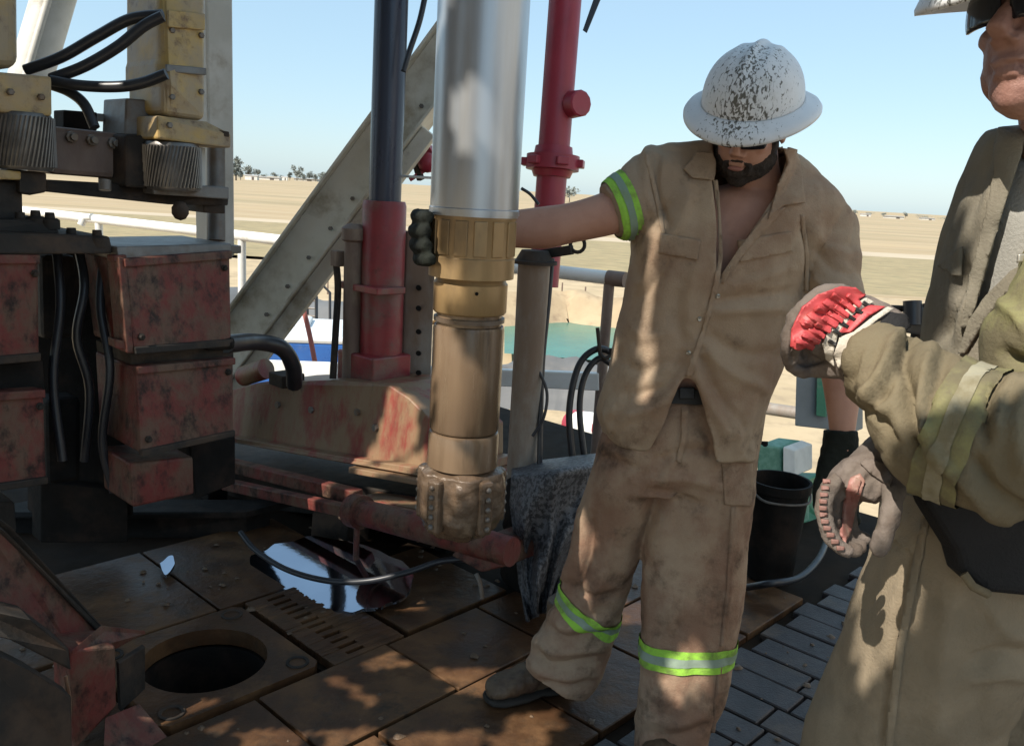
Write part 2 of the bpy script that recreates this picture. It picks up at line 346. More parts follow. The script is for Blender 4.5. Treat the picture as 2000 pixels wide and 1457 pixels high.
for x, y, ww, h, lb in [(492, 352, 24, 10, 'white shed on the horizon just right of the mast column'), (528, 352, 40, 6, 'long low pale shed on the horizon left of the tallest tree'),
        (556, 353, 12, 8, 'small tan shed on the horizon under the tallest tree'), (600, 354, 46, 5, 'long white low shed on the horizon under the tree row'),
        (1690, 423, 18, 5, 'tiny pale shed on the right horizon near the worker sleeve'), (1745, 427, 34, 5, 'long tiny white shed on the right horizon between the workers'), (1810, 430, 26, 4, 'tiny white shed on the right horizon near the olive vest')]:
    shed(x, y, ww, h, lb)

# ------------------------------------------------------------------ unseen wall added behind the camera for shade, holes cut for sun patches
Sh = unit([S[0], S[1], 0]); Wp = np.array([-Sh[1], Sh[0], 0])                # Wp runs along the wall
if Wp[0] < 0: Wp = -Wp
W0 = np.array([0.1, 2.0, 0])+Sh*2.0
LIT = [  # (outline in the photo of what the sun reaches, its distance or None for the floor)
 ([(832, 415), (872, 418), (878, 500), (880, 545), (932, 566), (928, 615), (846, 614), (836, 540)], 1.97), ([(838, 720), (852, 730), (868, 800), (838, 830)], 2.05),
 ([(780, 770), (860, 835), (860, 925), (680, 925), (668, 903), (730, 862)], 3.8), ([(672, 890), (850, 900), (850, 955), (700, 935)], 3.7), ([(690, 968), (830, 990), (830, 1008), (690, 992)], 3.6),
 ([(682, 700), (712, 700), (712, 748), (684, 748)], 3.9), ([(1070, 30), (1100, 60), (1098, 118), (1068, 118)], 3.5),
 ([(1005, 402), (1085, 398), (1118, 432), (1060, 444), (1005, 440)], 2.2),
 ([(1282, 470), (1308, 474), (1304, 540), (1286, 606), (1276, 640), (1268, 735), (1246, 785), (1240, 750), (1256, 640), (1268, 560)], 2.2),
 ([(1120, 985), (1155, 1020), (1180, 1070), (1225, 1135), (1180, 1170), (1130, 1180), (1050, 1265), (1040, 1230), (1090, 1150)], 2.5), ([(1120, 1245), (1205, 1185), (1195, 1225), (1130, 1252)], 2.5), ([(1125, 1285), (1190, 1265), (1160, 1300), (1130, 1300)], 2.55),
 ([(222, 495), (262, 500), (265, 640), (255, 700), (228, 690)], 2.9), ([(60, 985), (165, 970), (165, 980), (60, 1000)], 3.0),
 ([(293, 1378), (430, 1372), (440, 1410), (330, 1415)], None), ([(395, 1405), (440, 1408), (438, 1430), (398, 1428)], None),
 ([(640, 1330), (662, 1326), (735, 1365), (712, 1372)], None), ([(850, 1308), (1005, 1308), (965, 1340), (880, 1330)], None), ([(895, 1338), (960, 1345), (950, 1358), (890, 1350)], None),
 ([(640, 1440), (730, 1422), (740, 1470), (640, 1470)], None), ([(790, 1440), (930, 1432), (920, 1480), (780, 1480)], None), ([(590, 1428), (650, 1428), (650, 1436), (590, 1436)], None),
 ([(1150, 1305), (1245, 1300), (1245, 1335), (1152, 1335)], None), ([(1210, 1175), (1255, 1180), (1255, 1212), (1215, 1212)], None), ([(1440, 1188), (1490, 1188), (1485, 1206), (1440, 1206)], None),
 ([(1375, 1420), (1450, 1405), (1460, 1425), (1380, 1445)], None), ([(735, 1176), (825, 1178), (820, 1188), (735, 1188)], None),
 ([(470, 1436), (560, 1424), (580, 1450), (480, 1466)], None), ([(1000, 1400), (1080, 1392), (1090, 1420), (1000, 1430)], None), ([(700, 1290), (770, 1280), (790, 1300), (720, 1306)], None), ([(960, 1440), (1060, 1430), (1050, 1470), (960, 1475)], None),
 ([(1490, 520), (1760, 520), (1860, 640), (2300, 640), (2300, 1010), (1900, 1010), (1760, 960), (1700, 1110), (1560, 1110), (1540, 760)], 1.09), ([(1790, -500), (2400, -500), (2400, 700), (1800, 700), (1800, 480), (1880, 420)], 1.12)]
LIT = [([(sum(q[0] for q in p_)/len(p_)+(x-sum(q[0] for q in p_)/len(p_))*1.2, sum(q[1] for q in p_)/len(p_)+(y-sum(q[1] for q in p_)/len(p_))*1.3) for x, y in p_], d_) if d_ is None else (p_, d_) for p_, d_ in LIT]
CS = 0.02; U0, U1, V0, V1 = -4.6, 0.42, 1.3, 5.6
pu0 = float(W0@Wp)
nu, nv = int((U1-U0)/CS), int((V1-V0)/CS)
uu, vv = np.meshgrid(U0+(np.arange(nu)+.5)*CS, V0+(np.arange(nv)+.5)*CS, indexing='ij')
cc = W0-Wp*pu0+uu[..., None]*Wp+vv[..., None]*Z
hole = np.zeros(uu.shape, bool)
for poly, d in LIT:
    t = ((cc[..., 2]-0.0)/S[2]) if d is None else (((cc-CP)@FW-d)/(S@FW))
    q = cc-t[..., None]*S; px = pix(q); hole |= inpoly(px[..., 0], px[..., 1], poly) & (t > 0)
m_wall = mat('shade_wall_sheet', (0.13, 0.105, 0.085), (0.10, 0.08, 0.065), 2, 0.8, 0.0, dirt=RUSTC, da=0.36, ds=1.5, bump=0.1)
wt = thing('shade_wall', 'added tall brown shade wall with holes cut for sun patches, behind the camera', 'wall', W0-Wp*pu0+Wp*(U0+U1)/2)
mb = MB(); idx = {}; vs = []; fs = []
def gv(i, j):
    if (i, j) not in idx:
        idx[(i, j)] = len(vs); vs.append(W0-Wp*pu0+Wp*(U0+i*CS)+Z*(V0+j*CS)+Sh*0.012*math.sin(i*1.6))
    return idx[(i, j)]
for i in range(nu):
    for j in range(nv):
        if not hole[i, j]: fs.append([gv(i, j), gv(i+1, j), gv(i+1, j+1), gv(i, j+1)])
wo = link('sheet', mb.add(vs, fs), m_wall, wt); sm = wo.modifiers.new('t', 'SOLIDIFY'); sm.thickness = 0.004
mb = MB()
for v in (1.32, 5.6): mb.bar(W0-Wp*pu0+Wp*U0+Z*v+Sh*0.08, W0-Wp*pu0+Wp*U1+Z*v+Sh*0.08, 0.08, 0.08)
link('girt', mb, m_dark, wt)
for u_ in (U0+.05, (U0+U1)/2, U1-.05):
    q_ = W0-Wp*pu0+Wp*u_+Sh*.14; link('wall_post', MB().bar(q_-Z*.3, q_+Z*5.7, .09, .09, up=Sh), m_dark, wt)

# unseen white cabin added at the right to bounce sun into the shade
dh = thing('bounce_cabin', 'added unseen white cabin bouncing sunlight from the right of the rig floor', 'cabin', (4.3, 0.2, GZ))
link('wall', MB().box((4.3, 0.0, 0.4), (2.2, 6.0, 5.8)), m_rail, dh, bevel=0.02)
link('roof', MB().box((4.3, 0.0, 3.36), (2.5, 6.3, 0.1)), m_sroof, dh, bevel=0.02)
link('door', MB().box((3.18, 1.2, 1.05), (0.05, 0.9, 2.1)), m_gpost, dh, bevel=0.01)
link('window', MB().box((3.18, -0.8, 1.5), (0.04, 1.1, 0.8)), m_rod, dh, bevel=0.01)
mp_ = thing('shade_platform', 'added unseen dark platform blocking sky light above the rotary table', 'platform', (-1.15, 2.9, 3.9))  # added overhead out of view to keep sky light off the floor
link('deck', MB().box((-1.15, 2.9, 3.95), (2.1, 3.7, 0.06)), m_dark, mp_, bevel=0.01)
for x_ in (-2.1, -1.15, -.2): link('joist', MB().box((x_, 2.9, 3.85), (0.12, 3.7, 0.14)), m_dark, mp_, bevel=0.01)
m_bounce = mat('bounce_boards', (0.46, 0.37, 0.25), (0.40, 0.32, 0.21), 3, 0.9, dirt=(0.3, 0.23, 0.15), da=0.35)
# ------------------------------------------------------------------ rig floor
_h = gp(400, 1290); HA, HB = float(_h@A), float(_h@B); PS = 0.27
flo = MB()
for a0, a1, b0, b1 in ((-7, 4.4, -5.6, HB-PS), (-7, 4.4, HB+PS, 3.4), (-7, HA-PS, HB-PS, HB+PS), (HA+PS, 4.4, HB-PS, HB+PS)):
    flo.prism([ab(a0, b0, -0.03), ab(a1, b0, -0.03), ab(a1, b1, -0.03), ab(a0, b1, -0.03)], -Z*0.25)
rf = link('rig_floor', flo, m_floor, kind='structure')
def plate_obj(name, a0, a1, b0, b1, z0, z1, m, par, gap=0.004, tilt=0.0, bevel=0.003):
    j = [random.uniform(-.002, .002) for _ in range(4)]
    p = [ab(a0+gap, b0+gap, z0), ab(a1-gap, b0+gap, z0), ab(a1-gap, b1-gap, z0), ab(a0+gap, b1-gap, z0)]
    q = [np.array(p[i])+Z*(z1-z0+j[i]) for i in range(4)]
    mb = MB().add(np.vstack([p, q]), [[3, 2, 1, 0], [4, 5, 6, 7], [0, 1, 5, 4], [1, 2, 6, 5], [2, 3, 7, 6], [3, 0, 4, 7]])
    return link(name, mb, m, par, bevel=bevel, seg=1)
SPLIT = HB+1.07
for k in range(12):
    plate_obj('bounce_board', -5.2, -0.35-0.0*k, SPLIT-1.2+k*0.36, SPLIT-1.2+(k+1)*0.36, -0.03, 0.006, m_bounce, rf, 0.004)  # pale boards added behind the camera to bounce warm sunlight forward
# steel plates left of the split
rows = [-1.4, -0.95, -0.5, -0.05, 0.4, 0.82, 1.22, 1.70, 2.12, 2.55, 3.0]
rows = [q+HA-1.206 for q in rows]
for i in range(len(rows)-1):
    for b0, b1 in ((HB+PS+0.012, HB+0.64), (HB+0.64, SPLIT)):
        o = 0.16 if b0 > HB+0.6 else 0
        plate_obj('deck_plate', rows[i]+o, rows[i+1]+o, b0, b1, -0.03, 0.0+random.uniform(-.004, .002), m_plate, rf, 0.006)
for a0, a1, b0, b1 in ((HA-1.15, HA-.75, HB-PS, HB+PS), (HA-.75, HA-PS-0.012, HB-PS, HB+PS), (HA+.6, HA+1.1, HB-PS, HB+PS), (HA-1, HA-.45, HB-.92, HB-PS-.012), (HA-.45, HA+.2, HB-.92, HB-PS-.012), (HA+.2, HA+.8, HB-.92, HB-PS-.012)):
    plate_obj('deck_plate', a0, a1, b0, b1, -0.03, -0.002, m_plate, rf, 0.006)
# slotted plate behind the table: bars with open slots
for k in range(13):
    b = HB-PS+.005+k*0.0435
    plate_obj('grating_bar', HA+PS+0.02, HA+0.575, b, b+0.024, -0.03, 0.001, m_plate, rf, 0.0, bevel=0.002)
for a in ((HA+PS+0.02, HA+PS+0.09), (HA+.43, HA+.575)):
    for k in range(12):
        b = HB-PS+.005+k*0.0435+0.0242
        plate_obj('grating_web', a[0], a[1], b, b+0.0191, -0.03, 0.0, m_plate, rf, 0.0, bevel=0.0)
# small slate-coloured tiles right of the split
TW, TL = 0.128, 0.27
for i in range(26):
    a0 = 0.95+i*TW
    if i in (2,): continue
    for j in range(12):
        b0 = SPLIT+0.012+j*TL+(0.5*TL if i % 2 else 0)*0.25
        c = ab(a0+TW/2, b0+TL/2)
        q = pix(c)
        if q[2] < 1.5 or q[0] < 1000 or q[0] > 2700 or q[1] > 2100 or a0 > 4.2: continue
        plate_obj('deck_tile', a0, a0+TW, b0, b0+TL, -0.03, random.uniform(-0.004, 0.003), m_tile, rf, 0.0045, bevel=0.004)
link('floor_gap_mud', MB().prism([ab(-6, SPLIT, -0.03), ab(0.95, SPLIT, -0.03), ab(0.95, 3.3, -0.03), ab(-6, 3.3, -0.03)], Z*0.022), m_tile, rf)

# rotary table: square plate with a round opening, corner pin holes
rt = thing('rotary_table', 'square muddy rotary table plate with a large round hole in the floor', 'rotary table', ab(HA, HB, -0.03))
def plate_with_hole(ca, cb, half, rad, z0, z1, n=64):
    mb = MB(); vs = []
    for z in (z1, z0):
        for k in range(n):
            t = 2*math.pi*(k+0.5)/n; c, s = math.cos(t), math.sin(t); m_ = max(abs(c), abs(s))
            vs.append(ab(ca+half*c/m_, cb+half*s/m_, z))
        for k in range(n):
            t = 2*math.pi*(k+0.5)/n; vs.append(ab(ca+rad*math.cos(t), cb+rad*math.sin(t), z))
    fs = []
    for k in range(n):
        l = (k+1) % n
        fs += [[k, l, n+l, n+k], [2*n+k, 3*n+k, 3*n+l, 2*n+l], [k, 2*n+k, 2*n+l, l], [n+k, n+l, 3*n+l, 3*n+k]]
    return mb.add(vs, fs)
link('table_plate', plate_with_hole(HA, HB, PS-0.012, 0.19, -0.05, 0.006), m_plate, rt, smooth=35)
link('bowl', MB().lathe(ab(HA, HB, -0.9), Z, [(0, 0.12), (0.35, 0.155), (0.6, 0.155), (0.78, 0.186), (0.84, 0.188), (0.84, 0.2), (0.0, 0.2)], 48), m_black, rt, smooth=40)
for sa, sb in ((1, 1), (1, -1), (-1, 1), (-1, -1)):
    c = ab(HA+sa*0.205, HB+sb*0.205, 0.0065)
    o = link('pin_hole', MB().lathe(c, Z, [(-0.001, 0.036), (0.004, 0.036), (0.004, 0.027), (-0.0006, 0.026)], 24), m_dark, rt, smooth=40)
# mud clods trodden over the deck
mb = MB(); vs = []; fs = []
for _ in range(900):
    a = HA+random.uniform(-1.1, 1.9); b = HB+random.uniform(-0.8, 2.3)
    if abs(a-HA) < PS and abs(b-HB) < PS: continue
    cl = pnoise(np.array([[a*2.3, b*2.3, 1.5]]))[0]
    if cl < random.uniform(-.25, .3): continue
    r = 0.004+0.016*random.random()**3; c = ab(a, b, 0.001); i0 = len(vs); an = random.random()*6
    for k in range(7):
        q = 2*math.pi*k/7+an; rr_ = r*random.uniform(.6, 1.3); vs.append(c+np.array([math.cos(q)*rr_, math.sin(q)*rr_, 0]))
    for k in range(7):
        q = 2*math.pi*k/7+an; rr_ = r*random.uniform(.35, .7); vs.append(c+np.array([math.cos(q)*rr_, math.sin(q)*rr_, r*random.uniform(.25, .55)]))
    fs += [[i0+k, i0+(k+1) % 7, i0+7+(k+1) % 7, i0+7+k] for k in range(7)]+[[i0+7+k for k in range(7)]]
m_mud = mat('mud', (0.15, 0.095, 0.055), (0.10, 0.065, 0.04), 30, 0.6, bump=0.4)
link('mud_clods', mb.add(vs, fs), m_mud, kind='stuff', smooth=60)
# shallow wet tray that mirrors the sky
tl = R(13)
TX = B; TY = unit(A*math.cos(tl)+Z*math.sin(tl))
def blob_tray(name, px, label):
    pts = [gp(x, y, 0.03) for x, y in px]; c = np.mean(pts, 0); out = []
    P = spline(pts+[pts[0]], 14)[:-1]
    for i, p in enumerate(P):
        a = (p-c)@A; b = (p-c)@B; k = 1+0.12*pnoise(np.array([[i*0.17, 2.2, 7]]))[0]+0.03*pnoise(np.array([[i*0.5, 5.2, 3]]))[0]
        out.append(c+TX*b*k+TY*a*k)
    o = link(name, MB().prism(out, -Z*0.012), m_wet, label=label, cat='puddle')
    return o
blob_tray('oil_puddle', [(466, 1102), (520, 1066), (620, 1062), (740, 1096), (808, 1138), (790, 1172), (720, 1184), (640, 1178), (550, 1146)], 'large wet puddle mirroring blue sky behind the slotted floor grating')
blob_tray('oil_puddle', [(312, 1098), (336, 1088), (340, 1104), (322, 1118)], 'tiny blue puddle on the dark floor between two larger puddles')

# ------------------------------------------------------------------ handrail along the far edge of the floor
NA = unit(-B+0*Z)                                   # away from the well along the far edge
def loc_of(*p): return np.mean(np.array(p), 0)
r0, r1 = at(150, 424, 7.3), at(1215, 546, 4.75)
hr = thing('handrail', 'white tubular handrail along the far edge of the rig floor', 'handrail', (*(loc_of(r0, r1)[:2]), 0))
e0 = r0+(r0-r1)*0.6; e1 = r1+(r1-r0)*0.0
link('top_rail', MB().cyl(e0, r1, 0.038, 16), m_rail, hr, smooth=50)
link('rail_end_cap', MB().cyl(r1-(r1-r0)*0.017, r1+(r1-r0)*0.004, 0.043, 16), m_brown, hr, smooth=50)
k0, k1 = at(478, 716, 5.9), at(1172, 745, 4.9)
link('toe_rail', MB().bar(k0+(k0-k1)*0.5, k1, 0.05, 0.10), m_rail, hr, bevel=0.006)
for t in (0.06, 0.4, 0.72, 0.985):
    p = r0+(r1-r0)*t; link('rail_post', MB().cyl(p*np.array([1, 1, 0])-Z*0.3, p-Z*0.03, 0.03, 12), m_rail if t < .9 else m_brown, hr, smooth=50)
link('rail_brace', MB().tube([at(158, 440, 7.2), at(166, 424, 7.2), at(180, 424, 7.15)], 0.03, 8), m_rail, hr, smooth=50)

# ------------------------------------------------------------------ white mast column and braces
def vpost(name, label, cat, x, y, d, wa, wb, ztop, m, zb=-0.3, bev=0.008, ptop=None):
    p = at(x, y, d)
    t = thing(name, label, cat, (p[0], p[1], zb))
    return t, p
mc, p = vpost('mast_column', 'white square mast column behind the yellow motor at left', 'column', 425, 200, 3.75, 0, 0, 4, m_white)
zc = at(420, 505, 3.75)[2]; p = p-CR*0.018
link('shaft', MB().box(np.array([p[0], p[1], zc+1.7]), (0.12, 0.13, 3.4), A, -B), m_white, mc, bevel=0.01)
link('pedestal', MB().box(np.array([p[0]-.04, p[1]+.03, zc/2-.02]), (0.10, 0.12, zc), A, -B), m_black, mc, bevel=0.01)
link('collar', MB().box(np.array([p[0], p[1], at(425, 490, 3.75)[2]]), (0.16, 0.17, 0.035), A, -B), m_steel, mc, bevel=0.004)
# big diagonal brace
b0, b1 = at(470, 655, 4.5), at(905, 68, 4.1)
b1 = b0+(b1-b0)*1.45; b0 = b0+(b0-b1)*0.25
db = thing('mast_brace', 'large white diagonal beam sloping up to the right behind the red cylinder', 'beam', (b0[0], b0[1], b0[2]))
bd = unit(b1-b0); bx = unit(np.cross(bd, FW)); bz = unit(np.cross(bx, bd))
if bx[0] < 0: bx = -bx
link('web', MB().prism([b0+bx*sx*0.105+bz*sz*0.02 for sx, sz in ((-1, -1), (1, -1), (1, 1), (-1, 1))], b1-b0), m_cream, db, bevel=0.004)
for s_, wd in ((1, 0.20), (-1, 0.14)):
    c = bx*s_*0.112
    link('flange', MB().prism([b0+c+bx*u_*0.007+bz*q_ for u_, q_ in ((-1, -wd/2), (1, -wd/2), (1, wd/2), (-1, wd/2))], b1-b0), m_cream, db, bevel=0.003)
link('cover_strip', MB().prism([b0+bx*(0.122+u_)+bz*q_-bz*0.04 for u_, q_ in ((0, -.03), (0.075, -.03), (0.075, .03), (0, .03))], (b1-b0)*0.62), m_cream, db, bevel=0.004)
for k in range(9):
    c = b0+(b1-b0)*(0.2+0.055*k)+bx*0.05-bz*0.02
    link('bolt', MB().cyl(c, c-bz*0.012, 0.011, 6), m_steel, db)
# diagonal white tube, top left
q0, q1 = at(60, 150, 4.6), at(122, -60, 4.6)
dt = thing('diagonal_tube', 'pale green white diagonal tube at the top left behind the hoses', 'beam', q0-(q1-q0)*1.2)
link('tube', MB().cyl(q0-(q1-q0)*1.2, q1, 0.105, 28), m_white, dt, smooth=50)
link('seam', MB().cyl(q0-(q1-q0)*1.2+np.array([0.03, -0.095, 0]), q1+np.array([0.03, -0.095, 0]), 0.02, 10), m_white, dt, smooth=50)

# perforated post behind the casing
pp = at(812, 560, 4.05)
pt = thing('perforated_post', 'pale steel post with a row of bolt holes beside the red hydraulic cylinder', 'post', (pp[0], pp[1], 0))
top = at(815, 350, 4.05)[2]
mb = MB(); link('channel', mb.box(np.array([pp[0], pp[1], top/2]), (0.135, 0.06, top), CR*np.array([1, 1, 0]), -B), m_gpost, pt, bevel=0.005)
for yy in (562, 602, 648, 690, 728, 768):
    c = at(817, yy, 4.0); link('bolt_hole', MB().cyl(c+FW*0.03, c-FW*0.002, 0.012, 12), m_black, pt)
link('cap_plate', MB().box(np.array([pp[0], pp[1], top+0.008]), (0.16, 0.09, 0.016), CR*np.array([1, 1, 0]), -B), m_white, pt, bevel=0.003)

# ------------------------------------------------------------------ hydraulic cylinder with dark rod
cx = at(748, 520, 3.95)
hc = thing('hydraulic_cylinder', 'red hydraulic cylinder with a blue black rod standing on the red base', 'cylinder', (cx[0], cx[1], at(748, 750, 3.95)[2]))
zb_, zt_ = at(748, 752, 3.95)[2], at(748, 392, 3.95)[2]
link('barrel', MB().lathe((cx[0], cx[1], zb_), Z, [(0, .098), (zt_-zb_-.02, .098), (zt_-zb_, .092), (zt_-zb_, .07)], 36), m_red, hc, smooth=40)
link('rod', MB().cyl((cx[0], cx[1], zt_-.1), (cx[0]+.015, cx[1], zt_+2.0), 0.072, 32), m_rod, hc, smooth=40)
link('base_block', MB().box((cx[0]-.03, cx[1], zb_+.02), (0.27, 0.22, 0.22), B, A), m_red, hc, bevel=0.008)
sx_ = at(689, 560, 3.95); st_ = at(689, 436, 3.95)[2]
link('side_cylinder', MB().lathe((sx_[0], sx_[1], zb_-.02), Z, [(0, .042), (st_-zb_-.06, .042), (st_-zb_-.05, .055), (st_-zb_, .055), (st_-zb_+.02, .03)], 20), m_brown, hc, smooth=40)
link('side_pipe', MB().tube(spline([at(655, 500, 3.95), at(660, 560, 3.95), at(656, 640, 3.95), at(650, 740, 3.95)], 5), 0.016, 8), m_dark, hc, smooth=60)
link('clamp_strap', MB().box((cx[0]-.05, cx[1]-.02, at(700, 560, 3.95)[2]), (0.3, 0.16, 0.03), B, A), m_red, hc, bevel=0.004)
link('side_lug', MB().box(at(660, 505, 3.95), (0.05, 0.05, 0.07), B, A), m_brown, hc, bevel=0.004)

# ------------------------------------------------------------------ red base skid
def facep(px): return [at(x, y, d) for x, y, d in px]
sk = thing('base_skid', 'muddy red steel base skid with a sloping end under the hydraulic cylinder', 'machine base', (*at(660, 900, 3.9)[:2], 0))
D0, D1 = 4.25, 3.62
def dd(x): return D0+(D1-D0)*(x-460)/(850-460)
link('side_plate', MB().prism([at(x, y, dd(x)) for x, y in [(440, 765), (500, 748), (655, 742), (760, 752), (800, 778), (868, 848), (868, 915), (690, 903), (440, 852)]], A*0.35), m_redmud, sk, bevel=0.006)
link('ledge', MB().prism([at(x, y, dd(x)-.07) for x, y in [(440, 862), (675, 905), (870, 940), (870, 922), (675, 893), (440, 852)]], A*0.4), m_redmud, sk, bevel=0.004)
link('lower_ledge', MB().prism([at(x, y, dd(x)-.12) for x, y in [(680, 912), (870, 948), (870, 958), (680, 924)]], A*0.4), m_redmud, sk, bevel=0.004)
link('lower_beam', MB().prism([at(x, y, dd(x)-.02) for x, y in [(300, 880), (560, 925), (870, 978), (870, 1030), (560, 1000), (300, 960)]], A*0.35), m_dark, sk, bevel=0.006)
link('under_plate', MB().prism([at(x, y, dd(x)+.12) for x, y in [(300, 900), (870, 1000), (870, 1090), (600, 1075), (300, 1030)]], A*0.1), m_black, sk, bevel=0.004)
link('tie_rail', MB().prism([at(x, y, dd(x)-.2) for x, y in [(690, 972), (860, 1000), (860, 1012), (690, 984)]], A*0.3), m_redmud, sk, bevel=0.003)
link('corner_fitting', MB().cyl(at(520, 720, 4.2), at(475, 735, 4.3), 0.05, 16), m_redmud, sk, smooth=40)
link('corner_fitting', MB().box(at(560, 740, 4.1), (0.12, 0.12, 0.06), B, A), m_dark, sk, bevel=0.005)
link('roller_arm', MB().tube([at(705, 1000, 3.35), at(850, 1035, 3.1), at(1000, 1078, 2.9)], [0.05, 0.055, 0.05], 18), m_block, sk, smooth=50)
link('roller_end', MB().cyl(at(690, 996, 3.38), at(708, 1001, 3.34), 0.066, 18), m_block, sk, smooth=50)
link('support_foot', MB().prism([at(x, y, 3.72) for x, y in [(610, 1000), (680, 1010), (676, 1072), (604, 1066)]], A*0.12), m_dark, sk, bevel=0.006)
for k_, (x0, y0, d0, x1, y1, d1, r_) in enumerate([(440, 905, 4.1, 700, 970, 3.55, .035), (440, 945, 4.0, 705, 1003, 3.4, .03)]):
    link('tie_rail', MB().bar(at(x0, y0, d0), at(x1, y1, d1), r_*1.5, r_*1.6), m_block, sk, bevel=0.005)
link('drain_pin', MB().cyl(at(697, 1030, 3.4), at(695, 1105, 3.4), 0.012, 8), m_block, sk, smooth=50)
link('front_pad', MB().prism([at(x, y, 3.0) for x, y in [(905, 1060), (990, 1065), (992, 1105), (940, 1118), (880, 1085)]], A*0.3), m_block, sk, bevel=0.006)
link('drip_lip', MB().tube(spline([at(930, 1120, 2.98), at(938, 1140, 2.97), at(942, 1168, 2.97)], 4), 0.008, 6), m_steel, sk, smooth=60)
for x, y in ((545, 790), (610, 800), (700, 805), (735, 835)):
    c = at(x, y, dd(x)-.001); link('bolt', MB().cyl(c+A*.01, c-A*0.014, 0.016, 6), m_steel, sk)
# dark block wall behind the well
dk = thing('substructure_beam', 'black greasy support beam low behind the wet floor', 'beam', (*at(250, 1050, 3.9)[:2], 0))
link('beam_web', MB().prism([at(-60, 1010, 3.7), at(480, 1010, 3.75), at(480, 1075, 3.75), at(-60, 1090, 3.6)], A*0.12), m_black, dk, bevel=0.006)
link('beam_flange', MB().prism([at(-60, 1000, 3.66), at(480, 1000, 3.71), at(480, 1012, 3.71), at(-60, 1012, 3.64)], A*0.25), m_black, dk, bevel=0.003)

# ------------------------------------------------------------------ iron roughneck at left
ir = thing('iron_roughneck', 'large red and yellow pipe wrench machine with ribbed rollers at left', 'machine', (*at(240, 1000, 3.2)[:2], 0))
def slab(name, px, vec, m, bevel=0.008, **k): return link(name, MB().prism([at(*q) for q in px], vec), m, ir, bevel=bevel, **k)
N_ = -B
slab('jaw_block', [(240, 508, 2.92), (450, 492, 3.3), (453, 672, 3.3), (262, 688, 2.95)], N_*0.35, m_block, 0.012)
slab('jaw_block', [(265, 718, 2.97), (457, 700, 3.3), (457, 848, 3.3), (275, 888, 2.98)], N_*0.35, m_block, 0.012)
slab('jaw_foot', [(255, 905, 2.98), (378, 892, 3.18), (380, 965, 3.2), (260, 992, 3.0)], N_*0.25, m_block, 0.01)
slab('jaw_block', [(-60, 500, 2.6), (76, 500, 2.78), (78, 700, 2.8), (-60, 712, 2.62)], N_*0.4, m_block, 0.012)
slab('jaw_block', [(-60, 772, 2.62), (86, 762, 2.8), (92, 940, 2.82), (-60, 962, 2.64)], N_*0.4, m_block, 0.012)
slab('jaw_foot', [(-60, 985, 2.66), (30, 980, 2.8), (34, 1040, 2.82), (-60, 1060, 2.68)], N_*0.3, m_dark, 0.01)
slab('wear_strip', [(232, 502, 2.9), (246, 505, 2.925), (262, 690, 2.95), (248, 690, 2.925)], N_*0.10, m_block, 0.004)
slab('wear_strip', [(222, 500, 2.91), (248, 498, 2.93), (248, 514, 2.93), (222, 512, 2.91)], N_*0.06, m_block, 0.004)
slab('latch', [(224, 662, 2.92), (256, 668, 2.94), (256, 686, 2.94), (226, 680, 2.92)], N_*0.06, m_block, 0.004)
slab('throat_wall', [(70, 480, 3.35), (250, 480, 3.35), (262, 1010, 3.4), (70, 1010, 3.4)], N_*0.1, m_black)
slab('throat_roller', [(80, 500, 3.15), (150, 498, 3.2), (150, 660, 3.2), (84, 665, 3.15)], N_*0.12, m_dark, 0.02)
slab('throat_roller', [(92, 780, 3.15), (160, 775, 3.2), (160, 940, 3.2), (96, 950, 3.15)], N_*0.12, m_black, 0.02)
slab('spacer_plate', [(255, 690, 3.0), (456, 672, 3.34), (457, 702, 3.34), (258, 722, 3.02)], N_*0.3, m_dark, 0.004)
slab('spacer_plate', [(-60, 716, 2.68), (84, 704, 2.86), (88, 764, 2.86), (-60, 776, 2.68)], N_*0.3, m_black, 0.004)
slab('lower_housing', [(370, 870, 3.34), (460, 852, 3.5), (460, 945, 3.5), (384, 975, 3.36)], N_*0.3, m_black, 0.006)
slab('back_leg', [(80, 940, 3.3), (250, 960, 3.35), (250, 1060, 3.4), (80, 1060, 3.35)], N_*0.1, m_black, 0.006)
def on_face(px4, u_, v_):
    q = [at(*k) for k in px4]; return (q[0]*(1-u_)+q[1]*u_)*(1-v_)+(q[3]*(1-u_)+q[2]*u_)*v_
JB = [[(240, 508, 2.92), (450, 492, 3.3), (453, 672, 3.3), (262, 688, 2.95)], [(265, 718, 2.97), (457, 700, 3.3), (457, 848, 3.3), (275, 888, 2.98)],
      [(-60, 500, 2.6), (76, 500, 2.78), (78, 700, 2.8), (-60, 712, 2.62)], [(-60, 772, 2.62), (86, 762, 2.8), (92, 940, 2.82), (-60, 962, 2.64)]]
for q4 in JB:
    for v0, v1, pr, m_ in ((-.015, .075, .014, m_block), (.94, 1.02, .012, m_dark)):
        c4 = [on_face(q4, 0.0, v0)-N_*pr, on_face(q4, 1.0, v0)-N_*pr, on_face(q4, 1.0, v1)-N_*pr, on_face(q4, 0.0, v1)-N_*pr]
        link('edge_strip', MB().prism(c4, N_*(pr+.02)), m_, ir, bevel=0.004)
    for u0, v0 in ((.93, .17), (.08, .84)):
        c = on_face(q4, u0, v0); link('bolt', MB().lathe(c+N_*.004, -N_, [(0, .013), (.010, .013), (.012, .009), (.020, .008)], 6), m_dark, ir)
